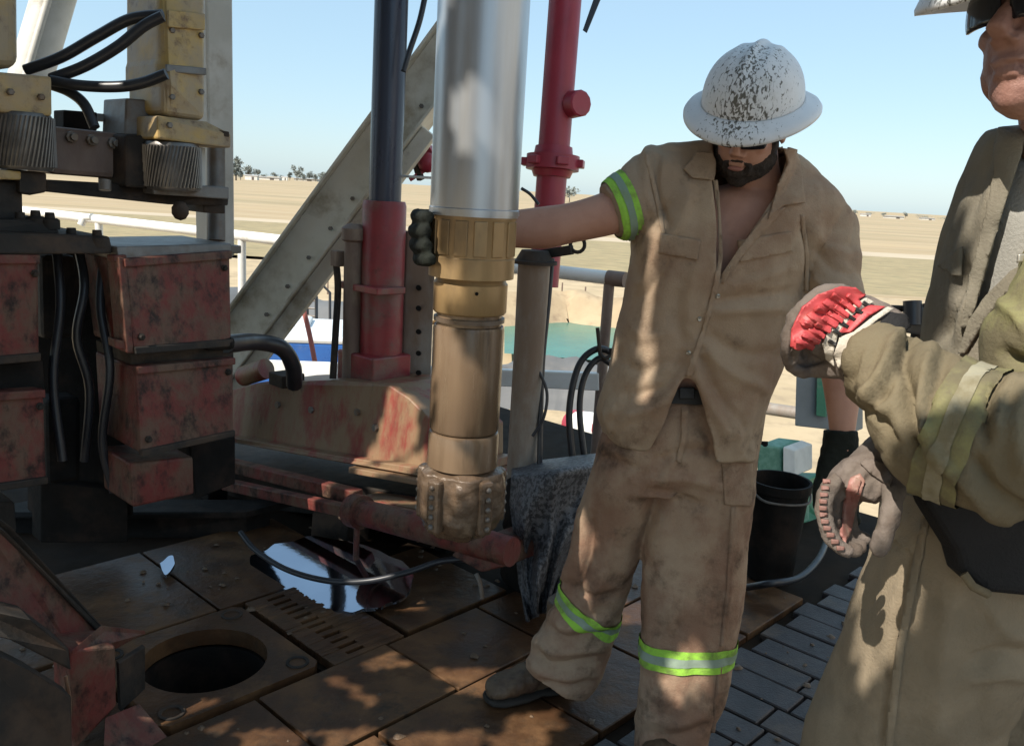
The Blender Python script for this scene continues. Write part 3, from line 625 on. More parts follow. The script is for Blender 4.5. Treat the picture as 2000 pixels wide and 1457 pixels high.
for k_, pts in enumerate([[(150, 470, 3.1), (165, 560, 3.05), (150, 660, 3.05), (175, 760, 3.1), (165, 900, 3.15)], [(205, 480, 3.1), (196, 600, 3.06), (215, 720, 3.06), (200, 860, 3.1), (222, 960, 3.15)], [(110, 480, 3.0), (118, 600, 2.98), (104, 740, 2.98), (122, 900, 3.0)]]):
    link('inner_hose', MB().tube(spline([at(*q) for q in pts], 6), 0.016, 8), m_hose, ir, smooth=60)
for x, y, d in ((140, 268, 3.08), (180, 274, 3.12), (222, 280, 3.16)):
    c = at(x, y, d); link('fitting', MB().lathe(c+N_*.01, -N_, [(0, .02), (.018, .02), (.02, .012), (.04, .012)], 8), m_steel, ir)
for x, y, d in ((330, 245, 3.08), (380, 252, 3.16), (335, 60, 3.1), (392, 70, 3.2), (392, 180, 3.2), (335, 190, 3.1), (20, 180, 2.78), (80, 190, 2.85)):
    c = at(x, y, d); link('bolt', MB().lathe(c+N_*.006, -N_, [(0, .011), (.016, .011), (.018, .008)], 6), m_steel, ir)
slab('motor_cover', [(326, 20, 3.08), (398, 28, 3.2), (398, 60, 3.2), (326, 54, 3.08)], -N_*0.012, m_yellow, 0.004)
slab('motor_cover', [(322, 126, 3.08), (400, 134, 3.2), (400, 148, 3.2), (322, 141, 3.08)], -N_*0.014, m_steel, 0.004)
# top plate of the wrench
slab('top_plate', [(-60, 452, 2.6), (215, 462, 2.95), (222, 496, 2.95), (-60, 498, 2.6)], N_*0.6, m_dark, 0.008)
slab('top_plate', [(228, 482, 2.93), (452, 476, 3.32), (452, 494, 3.32), (232, 510, 2.93)], N_*0.4, m_steel, 0.005)
slab('top_rib', [(-60, 430, 2.7), (100, 428, 2.9), (120, 456, 2.9), (-60, 458, 2.7)], N_*0.3, m_dark, 0.01)
for x, y, d in ((70, 432, 2.88), (98, 436, 2.9), (40, 436, 2.85), (190, 470, 2.93), (140, 466, 2.9)):
    c = at(x, y, d); link('bolt', MB().lathe(c-Z*.02, Z, [(0, .03), (.03, .03), (.036, .022), (.036, .016), (.055, .014)], 12), m_dark, ir, smooth=40)
slab('hose_port', [(402, 668, 3.2), (462, 658, 3.3), (462, 684, 3.3), (404, 688, 3.2)], N_*0.1, m_black, 0.02)
# spinner carriage above
slab('carriage_beam', [(95, 245, 3.05), (250, 262, 3.2), (250, 352, 3.2), (95, 340, 3.05)], N_*0.25, m_brown, 0.02)
slab('carriage_beam', [(245, 262, 3.1), (305, 268, 3.16), (300, 370, 3.16), (245, 366, 3.1)], N_*0.25, m_dark, 0.01)
slab('lower_bar', [(60, 350, 3.0), (448, 372, 3.34), (446, 402, 3.34), (330, 400, 3.2), (60, 372, 3.0)], N_*0.12, m_dark, 0.005)
slab('lower_bar', [(300, 358, 3.12), (448, 366, 3.3), (448, 390, 3.3), (300, 380, 3.12)], N_*0.22, m_steel, 0.005)
slab('motor_block', [(246, 192, 3.14), (306, 197, 3.2), (306, 268, 3.2), (243, 264, 3.14)], N_*0.2, m_steel, 0.006)
slab('bracket', [(124, 215, 3.2), (190, 220, 3.25), (190, 256, 3.25), (124, 250, 3.2)], N_*0.1, m_black, 0.004)
slab('bracket', [(180, 221, 3.25), (246, 226, 3.3), (246, 240, 3.3), (180, 236, 3.25)], N_*0.08, m_steel, 0.003)
# yellow spinner motors
slab('motor_housing', [(313, -80, 3.08), (404, -80, 3.22), (404, 238, 3.22), (318, 226, 3.08), (318, 170, 3.08), (310, 150, 3.08), (310, 125, 3.08), (313, 115, 3.08)], N_*0.3, m_yellow, 0.03, seg=4)
slab('motor_flange', [(308, 226, 3.05), (405, 238, 3.2), (452, 262, 3.24), (452, 290, 3.24), (405, 284, 3.18), (308, 272, 3.05)], N_*0.3, m_yellow, 0.008)
slab('flange_bolt_plate', [(408, 250, 3.2), (448, 258, 3.23), (448, 268, 3.23), (408, 262, 3.2)], N_*0.02, m_dark, 0.002)
slab('motor_housing', [(-70, -80, 2.75), (38, -80, 2.9), (40, 135, 2.9), (-70, 130, 2.75)], N_*0.3, m_yellow, 0.04, seg=4)
slab('motor_flange', [(-70, 135, 2.68), (102, 150, 2.88), (103, 228, 2.88), (60, 226, 2.84), (-70, 212, 2.7)], N_*0.35, m_yellow, 0.01)
slab('lower_flange', [(-70, 325, 2.72), (42, 335, 2.86), (42, 352, 2.86), (-70, 350, 2.72)], N_*0.3, m_yellow, 0.006)
slab('motor_neck', [(-70, 350, 2.76), (44, 356, 2.9), (46, 432, 2.9), (-70, 434, 2.76)], N_*0.25, m_dark, 0.008)
slab('bearing_cap', [(38, 332, 2.86), (92, 338, 2.95), (92, 376, 2.95), (60, 382, 2.9), (38, 378, 2.86)], N_*0.2, m_dark, 0.008)
def roller(xc, y0, y1, d, r_px, n, label):
    p0, p1 = at(xc, y1, d), at(xc, y0, d); p1 = np.array([p0[0], p0[1], p1[2]]); r = r_px/F*d; h = p1[2]-p0[2]
    link('roller', MB().lathe(p0, Z, [(0, r*.9), (0.012, r*.97), (h-.012, r*.97), (h, r*.9)], 40), m_roller, ir, smooth=40)
    mb = MB()
    for k in range(n):
        a0 = 2*math.pi*k/n; pts = []
        for t in np.linspace(0, 1, 6):
            a = a0+0.35*t; pts.append(p0+Z*(0.012+t*(h-.024))+np.array([math.cos(a), math.sin(a), 0])*r*1.0)
        mb.tube(pts, 0.0042, 5)
    link('roller_ribs', mb, m_roller, ir, smooth=60)
roller(45, 222, 332, 2.92, 58, 46, '')
roller(338, 280, 372, 3.2, 52, 46, '')
slab('post', [(388, 288, 3.24), (402, 290, 3.26), (402, 372, 3.26), (388, 370, 3.24)], N_*0.1, m_white, 0.003)
link('guide_rod', MB().cyl(at(422, 470, 3.5), at(422, 280, 3.5), 0.036, 18), m_steel, ir, smooth=50)
slab('guide_shoe', [(398, 396, 3.3), (440, 398, 3.33), (440, 418, 3.33), (398, 416, 3.3)], N_*0.15, m_dark, 0.004)
link('knuckle', MB().ball(at(352, 412, 3.15), 0.032, 10, (1, 1, 1.1)), m_dark, ir, smooth=60)
link('valve', MB().cyl(at(205, 352, 3.0), at(205, 372, 3.0), 0.02, 10), m_steel, ir, smooth=50)
# hydraulic hoses of the roughneck (each one its own)
def hose(label, pts, d, r, k=8, m=None, grp=None, n=10):
    P = spline([at(*(q if len(q) == 3 else (*q, d))) for q in pts], k)
    o = link('hydraulic_hose', MB().tube(P, r, n), m or m_hose, smooth=60, label=label, cat='hose', group=grp, loc=P[0])
    return o
G_ = 'hydraulic hoses of the pipe wrench'
hose('uppermost black hose arching from the left yellow motor to the right one', [(50, 138), (120, 112), (190, 72), (255, 38), (318, 30)], 3.0, 0.019, grp=G_)
hose('second black hose, straight slanting up between the two yellow motors', [(100, 155), (165, 130), (230, 92), (280, 52), (318, 32)], 2.98, 0.019, grp=G_)
hose('third black hose sagging level between the two yellow motors', [(100, 158), (160, 168), (230, 170), (280, 162), (325, 145)], 2.96, 0.019, grp=G_)
hose('short black hose curving down from the left motor to the black bracket', [(96, 165), (135, 180), (165, 205), (185, 250)], 3.0, 0.018, grp=G_)
hose('black hose looping from the jaw block down to the red base skid', [(440, 672, 3.3), (500, 668, 3.6), (550, 680, 3.75), (572, 715, 3.85), (575, 752, 3.95)], 3.6, 0.036)
hose('thin dark hose lying in a sag over the wet puddle', [(470, 1040, 3.45), (500, 1075, 3.35), (560, 1112, 3.2), (640, 1134, 3.1), (720, 1134, 3.05), (800, 1116, 3.05), (860, 1096, 3.05), (930, 1090, 3.05)], 3.4, 0.011)

# red bracket in the lower left corner
rb = thing('red_bracket', 'worn red steel bracket arm slanting down in the lower left corner', 'bracket', (*at(150, 1300, 2.3)[:2], 0))
def rslab(name, px, vec, m, bevel=0.006): return link(name, MB().prism([at(*q) for q in px], vec), m, rb, bevel=bevel)
rslab('arm', [(-60, 985, 2.15), (20, 1040, 2.2), (110, 1130, 2.3), (215, 1245, 2.42), (190, 1275, 2.38), (130, 1262, 2.3), (-60, 1150, 2.1)], N_*0.05+Z*0.0, m_block, 0.006)
rslab('top_flange', [(-60, 972, 2.13), (22, 1028, 2.19), (222, 1246, 2.42), (208, 1252, 2.4), (10, 1042, 2.17), (-60, 996, 2.11)], N_*0.12-A*0.03, m_dark, 0.004)
rslab('end_block', [(135, 1270, 2.2), (226, 1262, 2.3), (228, 1378, 2.32), (142, 1470, 2.24)], N_*0.12, m_block, 0.006)
rslab('end_cap', [(198, 1228, 2.32), (285, 1238, 2.45), (225, 1268, 2.36), (140, 1278, 2.2)], Z*0.012, m_block, 0.003)
rslab('lower_flange', [(-60, 1180, 2.05), (60, 1210, 2.1), (135, 1268, 2.19), (140, 1310, 2.2), (20, 1250, 2.08), (-60, 1230, 2.03)], N_*0.1, m_dark, 0.005)
rslab('lower_arm', [(-60, 1250, 1.98), (60, 1310, 2.05), (140, 1360, 2.14), (142, 1480, 2.16), (-60, 1480, 1.95)], N_*0.06, m_dark, 0.005)
rslab('gusset', [(232, 1295, 2.36), (284, 1262, 2.46), (284, 1345, 2.48), (236, 1390, 2.38)], N_*0.02, m_dark, 0.003)
rslab('foot_plate', [(205, 1400, 2.28), (272, 1372, 2.4), (330, 1440, 2.36), (200, 1500, 2.2)], -Z*0.03, m_block, 0.004)
link('weld_bead', MB().tube(spline([at(128, 1320, 2.17), at(136, 1370, 2.18), at(132, 1430, 2.18), at(128, 1480, 2.18)], 4), 0.005, 6), m_redmud, rb, smooth=60)

# ------------------------------------------------------------------ red standpipe at right of the casing
s0, s1 = at(1074, 392, 3.55), at(1104, 0, 3.45)
sp = thing('standpipe', 'red standpipe with a bolted union and a round side plug', 'pipe', s0-Z*0.5)
sd = unit(s1-s0); L_ = np.linalg.norm(s1-s0)
link('pipe', MB().tube([s0-sd*0.35, s0+sd*0.10, s0+sd*0.101, s1+sd*0.8], [0.062, 0.062, 0.064, 0.066], 30), m_pipe_red, sp, smooth=50)
uo = s0+sd*(L_*(392-345)/392)
link('union', MB().lathe(uo, sd, [(0, .068), (.0, .075), (.025, .085), (.028, .108), (.085, .108), (.088, .08), (.12, .075), (.12, .066)], 36), m_pipe_red, sp, smooth=40)
for a in range(6):
    x, y = perp(sd); c = uo+sd*0.056+(x*math.cos(a*1.047+.3)+y*math.sin(a*1.047+.3))*0.112
    link('lug', MB().box(c, (0.032, 0.032, 0.05), unit(c-uo-sd*0.056), sd), m_pipe_red, sp, bevel=0.004)
pc = at(1136, 202, 3.42); ax_ = unit(at(1100, 208, 3.52)-pc)
link('side_plug', MB().lathe(pc, ax_, [(0, .0), (0, .046), (.006, .052), (.055, .054), (.06, .047), (.16, .045)], 12), m_pipe_red, sp, smooth=30)
# grey post under the forearm with ring and cable
gq = at(1032, 700, 3.3)
gt = thing('grey_stand_post', 'grey muddy round post between the casing and the worker', 'post', (gq[0], gq[1], 0))
ztp = at(1036, 512, 3.3)[2]
link('tube', MB().lathe((gq[0], gq[1], 0.0), Z, [(0, .058), (ztp-.3, .057), (ztp-.05, .06), (ztp, .06), (ztp, .03)], 24), m_gpost, gt, smooth=40)
link('cap', MB().lathe((gq[0], gq[1], ztp), Z, [(0, .085), (.012, .085), (.014, .07), (.05, .05), (.05, 0)], 24), m_dark, gt, smooth=40)
link('arm', MB().bar(at(1040, 500, 3.28), at(1118, 488, 3.2), 0.03, 0.035), m_dark, gt, bevel=0.004)
ring = [at(1128+14*math.cos(t), 478+15*math.sin(t), 3.2) for t in np.linspace(0, 2*math.pi, 17)]
link('ring', MB().tube(ring, 0.007, 8), m_dark, gt, smooth=60)
hose('dark cable running down beside the grey round post', [(1078, 505), (1070, 600), (1060, 700), (1056, 800), (1054, 900), (1052, 960)], 3.32, 0.011)
hose('thin black wire bowing out from the grey round post', [(1048, 715), (1068, 765), (1062, 815), (1040, 852)], 3.28, 0.006)
hose('short black wire crossing above the casing coupling on the right', [(1018, 368), (1036, 380), (1052, 400)], 3.2, 0.006)
hose('outer black hose of the double loop hung on a hook beside the worker', [(1118, 900, 3.5), (1112, 800, 3.5), (1130, 715, 3.5), (1165, 682, 3.5), (1200, 690, 3.52)], 3.5, 0.014, grp='double hose loop beside the worker')
hose('inner black hose of the double loop hung on a hook beside the worker', [(1142, 900, 3.5), (1132, 800, 3.5), (1142, 735, 3.5), (1170, 700, 3.5), (1200, 715, 3.52)], 3.5, 0.013, grp='double hose loop beside the worker')
hk = thing('hose_hook', 'thin dark hook holding up the double hose loop', 'hook', at(1172, 700, 3.47))
link('stem', MB().cyl(at(1172, 692, 3.47), at(1167, 640, 3.47), 0.008, 8), m_dark, hk, smooth=50)
link('hook_bend', MB().tube(spline([at(1172, 690, 3.47), at(1180, 700, 3.46), at(1192, 694, 3.47), at(1194, 680, 3.47)], 4), 0.008, 8), m_dark, hk, smooth=60)

# cables at the top
hose('slack dark cable hanging beside the blue black rod at the top', [(835, -30), (820, 40), (800, 100), (788, 140)], 3.6, 0.012)
st = link('strap', MB().prism([at(1166, -20, 3.3), at(1180, -20, 3.3), at(1145, 65, 3.3), at(1138, 60, 3.3)], A*0.004), m_hose, label='dark webbing strap end hanging at the top right of the red standpipe', cat='strap', loc=at(1160, 20, 3.3))
rsx = thing('red_valve_arm', 'small red lever arm with a round knob behind the silver casing', 'lever', at(825, 290, 4.3))
link('arm', MB().bar(at(805, 245, 4.3), at(845, 310, 4.3), 0.05, 0.05), m_pipe_red, rsx, bevel=0.004)
link('knob', MB().ball(at(835, 318, 4.28), 0.05, 14), m_pipe_red, rsx, smooth=60)
link('link_bar', MB().bar(at(798, 270, 4.3), at(822, 352, 4.3), 0.03, 0.03), m_dark, rsx, bevel=0.003)
link('pivot_bar', MB().bar(at(800, 352, 4.3), at(850, 320, 4.3), 0.02, 0.02), m_pipe_red, rsx, bevel=0.003)

# ------------------------------------------------------------------ casing string in the middle
ct = at(923, 480, 2.0)
cs = thing('casing_string', 'hanging silver casing tube with brass coupling and muddy collar', 'pipe', (ct[0], ct[1], at(912, 1045, 2.12)[2]))
zz = lambda y: float((lambda p: p[2])(at(920, y, 2.0+0.0)))     # first guess
def zat(y):
    lo, hi = -0.5, 3.5                                      # height on the vertical axis that shows at image row y
    for _ in range(40):
        m_ = (lo+hi)/2
        if pix(np.array([ct[0], ct[1], m_]))[1] > y: lo = m_
        else: hi = m_
    return (lo+hi)/2
def seg(name, prof, m, n=56, sm=40):
    z0 = zat(prof[0][0]); link(name, MB().lathe((ct[0], ct[1], z0), Z, [(zat(y)-z0, r) for y, r in prof], n), m, cs, smooth=sm)
seg('tube', [(422, .1005), (-260, .1005)], m_silver)
seg('tube_lip', [(418, .1), (418, .103), (408, .103), (406, .1)], m_silver)
seg('coupling', [(540, .09), (540, .0985), (502, .0985), (500, .096), (428, .096), (420, .1005), (412, .099)], m_brass)
seg('coupling_body', [(612, .07), (610, .082), (606, .086), (552, .086), (548, .082), (540, .08)], m_brass)
seg('neck', [(632, .076), (608, .076)], m_collar)
seg('neck_ring', [(626, .078), (626, .083), (618, .083), (618, .078)], m_steel)
seg('collar', [(838, .075), (836, .081), (832, .0835), (640, .0835), (634, .081), (630, .07)], m_collar)
seg('lower_collar', [(905, .085), (845, .0845), (840, .082), (836, .07)], m_collar)
for k in range(14):                                            # flats on the coupling
    a = 2*math.pi*k/14; c = np.array([ct[0]+.0955*math.cos(a), ct[1]+.0955*math.sin(a), (zat(428)+zat(498))/2])
    link('coupling_flat', MB().box(c, (0.006, 0.030, zat(430)-zat(497)), (math.cos(a), math.sin(a), 0), (-math.sin(a), math.cos(a), 0)), m_brass, cs, bevel=0.002)
c = np.array([ct[0], ct[1], zat(565)])-np.array([0.012, 1, 0])*0.086
link('set_screw', MB().cyl(c+np.array([0.02, .004, 0]), c+np.array([0.02, -.003, 0]), 0.004, 8), m_black, cs)
# knobbly bit body
mb = MB(); z0, z1 = zat(1045), zat(905); prof = []
mb.lathe((ct[0], ct[1], z0), Z, [(0, .03), (0.005, .055), (.03, .082), (.06, .097), (z1-z0-.04, .101), (z1-z0-.012, .096), (z1-z0, .07)], 72)
me = raw_mesh(mb); bmx = bmesh.new(); bmx.from_mesh(me); bmesh.ops.subdivide_edges(bmx, edges=[e for e in bmx.edges if abs(e.verts[0].co.z-e.verts[1].co.z) > 0.01], cuts=8, use_grid_fill=True); bmx.to_mesh(me); bmx.free()
V = np.array([v.co for v in me.vertices]); dx = V[:, :2]-ct[:2]; an = np.arctan2(dx[:, 1], dx[:, 0])
gr = 0.5+0.5*np.cos(an*5+0.6); disp = 0.010*(np.clip(gr, 0.25, .8)-.5)*2+0.008*pnoise(V*28)+0.004*pnoise(V*80)
rr = np.linalg.norm(dx, axis=1)[:, None]+1e-9; V[:, :2] += dx/rr*disp[:, None]*np.clip(rr/.06, 0, 1)
me.vertices.foreach_set('co', V.ravel()); me.update()
link('bit_body', me, m_bit, cs, smooth=179)
for k in range(5):
    a = k*1.257+0.35; c = np.array([ct[0]+.096*math.cos(a), ct[1]+.096*math.sin(a), (z0+z1)/2+.01])
    mb = MB(); ax3 = np.array([math.cos(a), math.sin(a), 0])
    mb.box(c, (0.03, 0.036, (z1-z0)*0.72), ax3, (-math.sin(a), math.cos(a), 0)); link('bit_blade', mb, m_bit, cs, bevel=0.008)
    for q in range(5):
        link('insert', MB().ball(c+ax3*.016+Z*(q-2)*.024, 0.007, 8), m_steel, cs, smooth=60)

# ------------------------------------------------------------------ splattered mat and things behind the worker
m_mat = mat('splattered_cover', (0.022, 0.022, 0.026), (0.035, 0.035, 0.04), 20, 0.55, dirt=(0.12, 0.12, 0.13), da=0.5, ds=70, dirt2=(0.20, 0.20, 0.20), d2a=0.36, d2s=150, bump=0.5, bs=60, soft=0.05)
cv = MB(); nx, ny = 26, 40; pts = []
oc = at(1060, 900, 3.1)
for j in range(ny+1):
    for i in range(nx+1):
        u_, v_ = i/nx, j/ny
        xl = np.interp(v_, [0, .25, .5, .75, 1], [1000, 995, 1005, 1012, 1030]); xr = np.interp(v_, [0, .25, .5, .75, 1], [1165, 1150, 1130, 1100, 1075])
        yt = 885+20*(1-u_); yb = 1215-30*u_
        d = 3.12-0.10*math.sin(math.pi*u_)+0.045*math.sin(u_*17+v_*4.5)*v_+0.025*math.sin(u_*31+1-v_*3)*v_+0.03*math.sin(v_*11+u_*6)+(0.35*(1-v_/0.08) if v_ < .08 else 0)
        pts.append(at(xl+(xr-xl)*u_, yt+(yb-yt)*v_, d))
cv.add(pts, [[j*(nx+1)+i, j*(nx+1)+i+1, (j+1)*(nx+1)+i+1, (j+1)*(nx+1)+i] for j in range(ny) for i in range(nx)])
o = link('splattered_cover', cv, m_mat, smooth=179, label='black cover splattered with grey mud draped over a drum behind the bit', cat='cover', loc=(*oc[:2], 0))
s_ = o.modifiers.new('t', 'SOLIDIFY'); s_.thickness = 0.012
dm = thing('covered_drum', 'dark drum standing under the splattered black cover', 'drum', (*at(1070, 1100, 3.3)[:2], 0))
c = at(1070, 1050, 3.42); link('shell', MB().lathe((c[0], c[1], 0), Z, [(0, .17), (.02, .18), (.2, .175), (.22, .182), (.24, .175), (.40, .175), (.42, .16), (.42, 0)], 32), m_black, dm, smooth=40)

m_green = mat('green_paint', (0.035, 0.22, 0.115), (0.03, 0.17, 0.09), 6, 0.45, dirt=(0.25, 0.3, 0.22), da=0.36, ds=7, bump=0.1)
m_greenl = mat('mesh_green', (0.16, 0.34, 0.24), (0.10, 0.26, 0.17), 40, 0.5)
m_glass_w = mat('white_plastic', (0.7, 0.7, 0.66))
gm = thing('green_pump', 'small green engine pump with white trim behind the black bucket', 'pump', (*at(1520, 1010, 4.3)[:2], 0))
def gs(name, px, vec, m, bevel=0.006): return link(name, MB().prism([at(*q) for q in px], vec), m, gm, bevel=bevel)
gs('engine_cover', [(1478, 868, 4.3), (1528, 874, 4.3), (1528, 938, 4.3), (1478, 940, 4.3)], A*0.22, m_greenl, 0.01)
gs('side_panel', [(1529, 872, 4.28), (1552, 880, 4.3), (1552, 930, 4.3), (1529, 938, 4.28)], A*0.2, m_glass_w, 0.006)
gs('lower_frame', [(1470, 944, 4.28), (1556, 946, 4.28), (1552, 975, 4.28), (1470, 975, 4.28)], A*0.3, m_green, 0.006)
gs('leg_frame', [(1545, 975, 4.28), (1560, 960, 4.3), (1590, 955, 4.4), (1600, 1015, 4.4), (1560, 1025, 4.28)], A*0.1, m_green, 0.006)
gs('manifold', [(1562, 962, 4.24), (1572, 962, 4.24), (1572, 1020, 4.24), (1562, 1020, 4.24)], A*0.05, m_greenl, 0.004)
gs('pump_base', [(1470, 975, 4.3), (1560, 985, 4.3), (1560, 1040, 4.3), (1470, 1040, 4.3)], A*0.3, m_dark, 0.006)
link('cap', MB().cyl(at(1492, 872, 4.32), at(1492, 862, 4.32), 0.02, 12), m_black, gm, smooth=50)
bk = thing('bucket', 'black mud stained bucket standing on the slate tiles behind the worker', 'bucket', (*gp(1502, 1120)[:2], 0))
c = gp(1500, 1125); hb = 0.42
link('shell', MB().lathe((c[0], c[1], 0), Z, [(0, .085), (.01, .095), (hb-.04, .118), (hb-.035, .126), (hb, .126), (hb, .115), (.03, .09), (.03, 0)], 32), m_black, bk, smooth=40)
link('bail_handle', MB().tube(spline([np.array([c[0]-.126, c[1], hb-.03]), np.array([c[0]-.08, c[1]-.11, hb-.06]), np.array([c[0]+.08, c[1]-.11, hb-.06]), np.array([c[0]+.126, c[1], hb-.03])], 6), .005, 6), m_steel, bk, smooth=60)
link('mud_fill', MB().lathe((c[0], c[1], hb-.1), Z, [(0, .11), (.005, .0)], 24), m_plate, bk, smooth=60)
hose('dark hose lying on the tiles from the black bucket', [(1440, 1150, 3.5), (1500, 1140, 3.3), (1560, 1128, 3.4), (1600, 1090, 3.6), (1620, 1040, 3.9)], 3.5, 0.014)
pb = thing('grey_panel_box', 'grey steel control box behind the worker forearm', 'control box', at(1590, 840, 4.6))
link('box_body', MB().prism([at(1556, 690, 4.6), at(1668, 690, 4.6), at(1668, 845, 4.6), at(1552, 832, 4.6)], A*0.12), mat('box_grey', (0.22, 0.23, 0.23), (0.18, 0.19, 0.19), 5, 0.5, dirt=MUD, da=0.3), pb, bevel=0.006)
link('box_door', MB().prism([at(1596, 700, 4.57), at(1612, 700, 4.57), at(1612, 815, 4.57), at(1594, 812, 4.57)], A*0.02), m_green, pb, bevel=0.003)
link('box_post', MB().bar(at(1640, 845, 4.65), np.array([*at(1640, 845, 4.65)[:2], -0.2]), 0.05, 0.05, up=A), m_dark, pb, bevel=0.004)
vb = thing('valve_block', 'small grey valve block with two black knobs between glove and vest', 'valve', at(1795, 640, 3.2))
link('block', MB().box(at(1795, 625, 3.2), (0.08, 0.08, 0.10), B, A), m_steel, vb, bevel=0.008)
for x, y, r in ((1782, 600, .032), (1816, 605, .026)):
    link('knob', MB().cyl(at(x, y+35, 3.16), at(x, y-12, 3.16), r, 16), m_hose, vb, smooth=40)
link('pipe_stub', MB().cyl(at(1740, 602, 3.2), at(1790, 604, 3.2), 0.012, 10), m_dark, vb, smooth=50)
link('support', MB().cyl(at(1795, 640, 3.2), np.array([*at(1795, 640, 3.2)[:2], 0]), 0.025, 12), m_dark, vb, smooth=50)
# yard rail and pipes beyond the floor on the right
yr = link('yard_pipe', MB().cyl(at(1480, 795, 8.5), at(1660, 822, 8.0), 0.06, 14), m_gpost, smooth=50, label='pale grey pipe lying across the yard behind the control box', cat='pipe', loc=at(1570, 808, 8.2))
for i, (x, y0, y1, d) in enumerate([(1140, 560, 612, 26), (1095, 552, 605, 27), (1180, 575, 620, 26), (640, 505, 575, 24), (605, 500, 560, 24), (565, 500, 560, 25)]):
    p = gp(x, y1, GZ); dd_ = float((p-CP)@FW); h = (y1-y0)/F*dd_
    link('fence_stake', MB().cyl(p, p+Z*h, 0.03, 6), m_brown, label='thin wooden stake in the bare ground ' + ['in the middle of the three before the pond', 'leftmost of the three before the pond', 'nearest the worker shirt before the pond', 'beside the red side cylinder', 'in the middle of three beyond the diagonal beam', 'closest to the diagonal beam'][i], cat='stake', group='thin stakes in the yard', loc=p)
# blue pickup below the rig, seen past the brace
tk = thing('blue_truck', 'blue pickup truck with a white roof parked below the rig', 'truck', (*gp(570, 745, GZ)[:2], GZ))
m_blue = mat('truck_blue', (0.03, 0.12, 0.38), (0.025, 0.10, 0.33), 3, 0.3, dirt=(0.2, 0.22, 0.25), da=0.25, ds=2)
m_wsh = mat('truck_white', (0.72, 0.74, 0.76), (0.66, 0.68, 0.7), 3, 0.35)
m_win = mat('dark_glass', (0.03, 0.04, 0.05), rough=0.08)
tc_ = at(575, 690, 14.5); TX_ = unit(np.array([0.97, 0.15, 0])); TY_ = np.cross(Z, TX_)
def tb(name, o, sz, m, bev=0.05): return link(name, MB().box(tc_*np.array([1, 1, 0])+Z*GZ+TX_*o[0]+TY_*o[1]+Z*o[2], sz, TX_, TY_), m, tk, bevel=bev)
ht = float(at(575, 645, 14.5)[2]-GZ)
tb('cargo_box', (0.1, 0, ht*0.56), (3.2, 1.8, ht*0.86), m_blue)
tb('roof', (0.1, 0, ht+.02), (3.25, 1.85, 0.12), m_wsh)
tb('roof_hatch', (-.3, .3, ht+.11), (1.1, .8, 0.10), m_wsh)
tb('cab', (-2.2, 0, ht*0.42), (1.3, 1.7, ht*0.62), m_blue); tb('windscreen', (-2.3, -.86, ht*0.55), (.7, .03, ht*.22), m_win, .01)
for ox in (-2.2, 1.2):
    for oy in (-.85, .85):
        c = tc_*np.array([1, 1, 0])+Z*(GZ+.4)+TX_*ox+TY_*oy; link('wheel', MB().cyl(c-TY_*.1, c+TY_*.1, .4, 24), m_hose, tk, smooth=40)
tb('side_stripe', (0.1, -.905, ht*.3), (3.2, .02, .16), m_wsh, .005)
for ox in (-1.0, 0.0, 1.0): tb('panel_rib', (ox, -.905, ht*.6), (.05, .02, ht*.5), m_blue, .005)
hose('thin orange red rope slanting down in front of the blue truck', [(580, 545), (592, 600), (606, 660), (622, 745)], 6.2, 0.018, m=mat('rope_red', (0.42, 0.13, 0.10), (0.36, 0.12, 0.1), 20, 0.8), n=8)
cg = thing('wire_cage', 'small wire cage standing on the ground beyond the blue truck', 'cage', gp(596, 632, GZ))
cp_ = [at(x, y, 17.5) for x, y in ((572, 630), (572, 575), (582, 564), (604, 566), (618, 580), (618, 636))]
link('cage_hoop', MB().tube(cp_, 0.035, 6), m_hose, cg, smooth=60)
link('cage_hoop', MB().tube([q+np.array([0.1, 0.8, 0]) for q in cp_], 0.03, 6), m_hose, cg, smooth=60)
for y in (585, 600, 615): link('cage_wire', MB().cyl(at(572, y, 17.5), at(618, y+3, 17.5), 0.02, 6), m_steel, cg)
lw = thing('yard_tank', 'white yard tank with a red pipe end beyond the hose loop', 'tank', gp(1150, 860, GZ))
c0, c1 = at(1125, 830, 9.5), at(1185, 838, 9.0)
link('tank_shell', MB().cyl(c0, c1, 0.16, 20), m_rail, lw, smooth=40)
for q, dx in ((c0, 0), (c1, 0)): link('tank_band', MB().cyl(q-(c1-c0)*.06, q+(c1-c0)*.12, 0.168, 20), m_pipe_red, lw, smooth=40)
link('saddle', MB().box(np.array([*((c0+c1)/2)[:2], ((c0+c1)/2)[2]-.35]), (.3, .25, .5)), m_dark, lw, bevel=.01)
link('saddle_leg', MB().box(np.array([*((c0+c1)/2)[:2], (((c0+c1)/2)[2]-.6+GZ)/2]), (.1, .1, ((c0+c1)/2)[2]-.6-GZ)), m_dark, lw, bevel=.01)

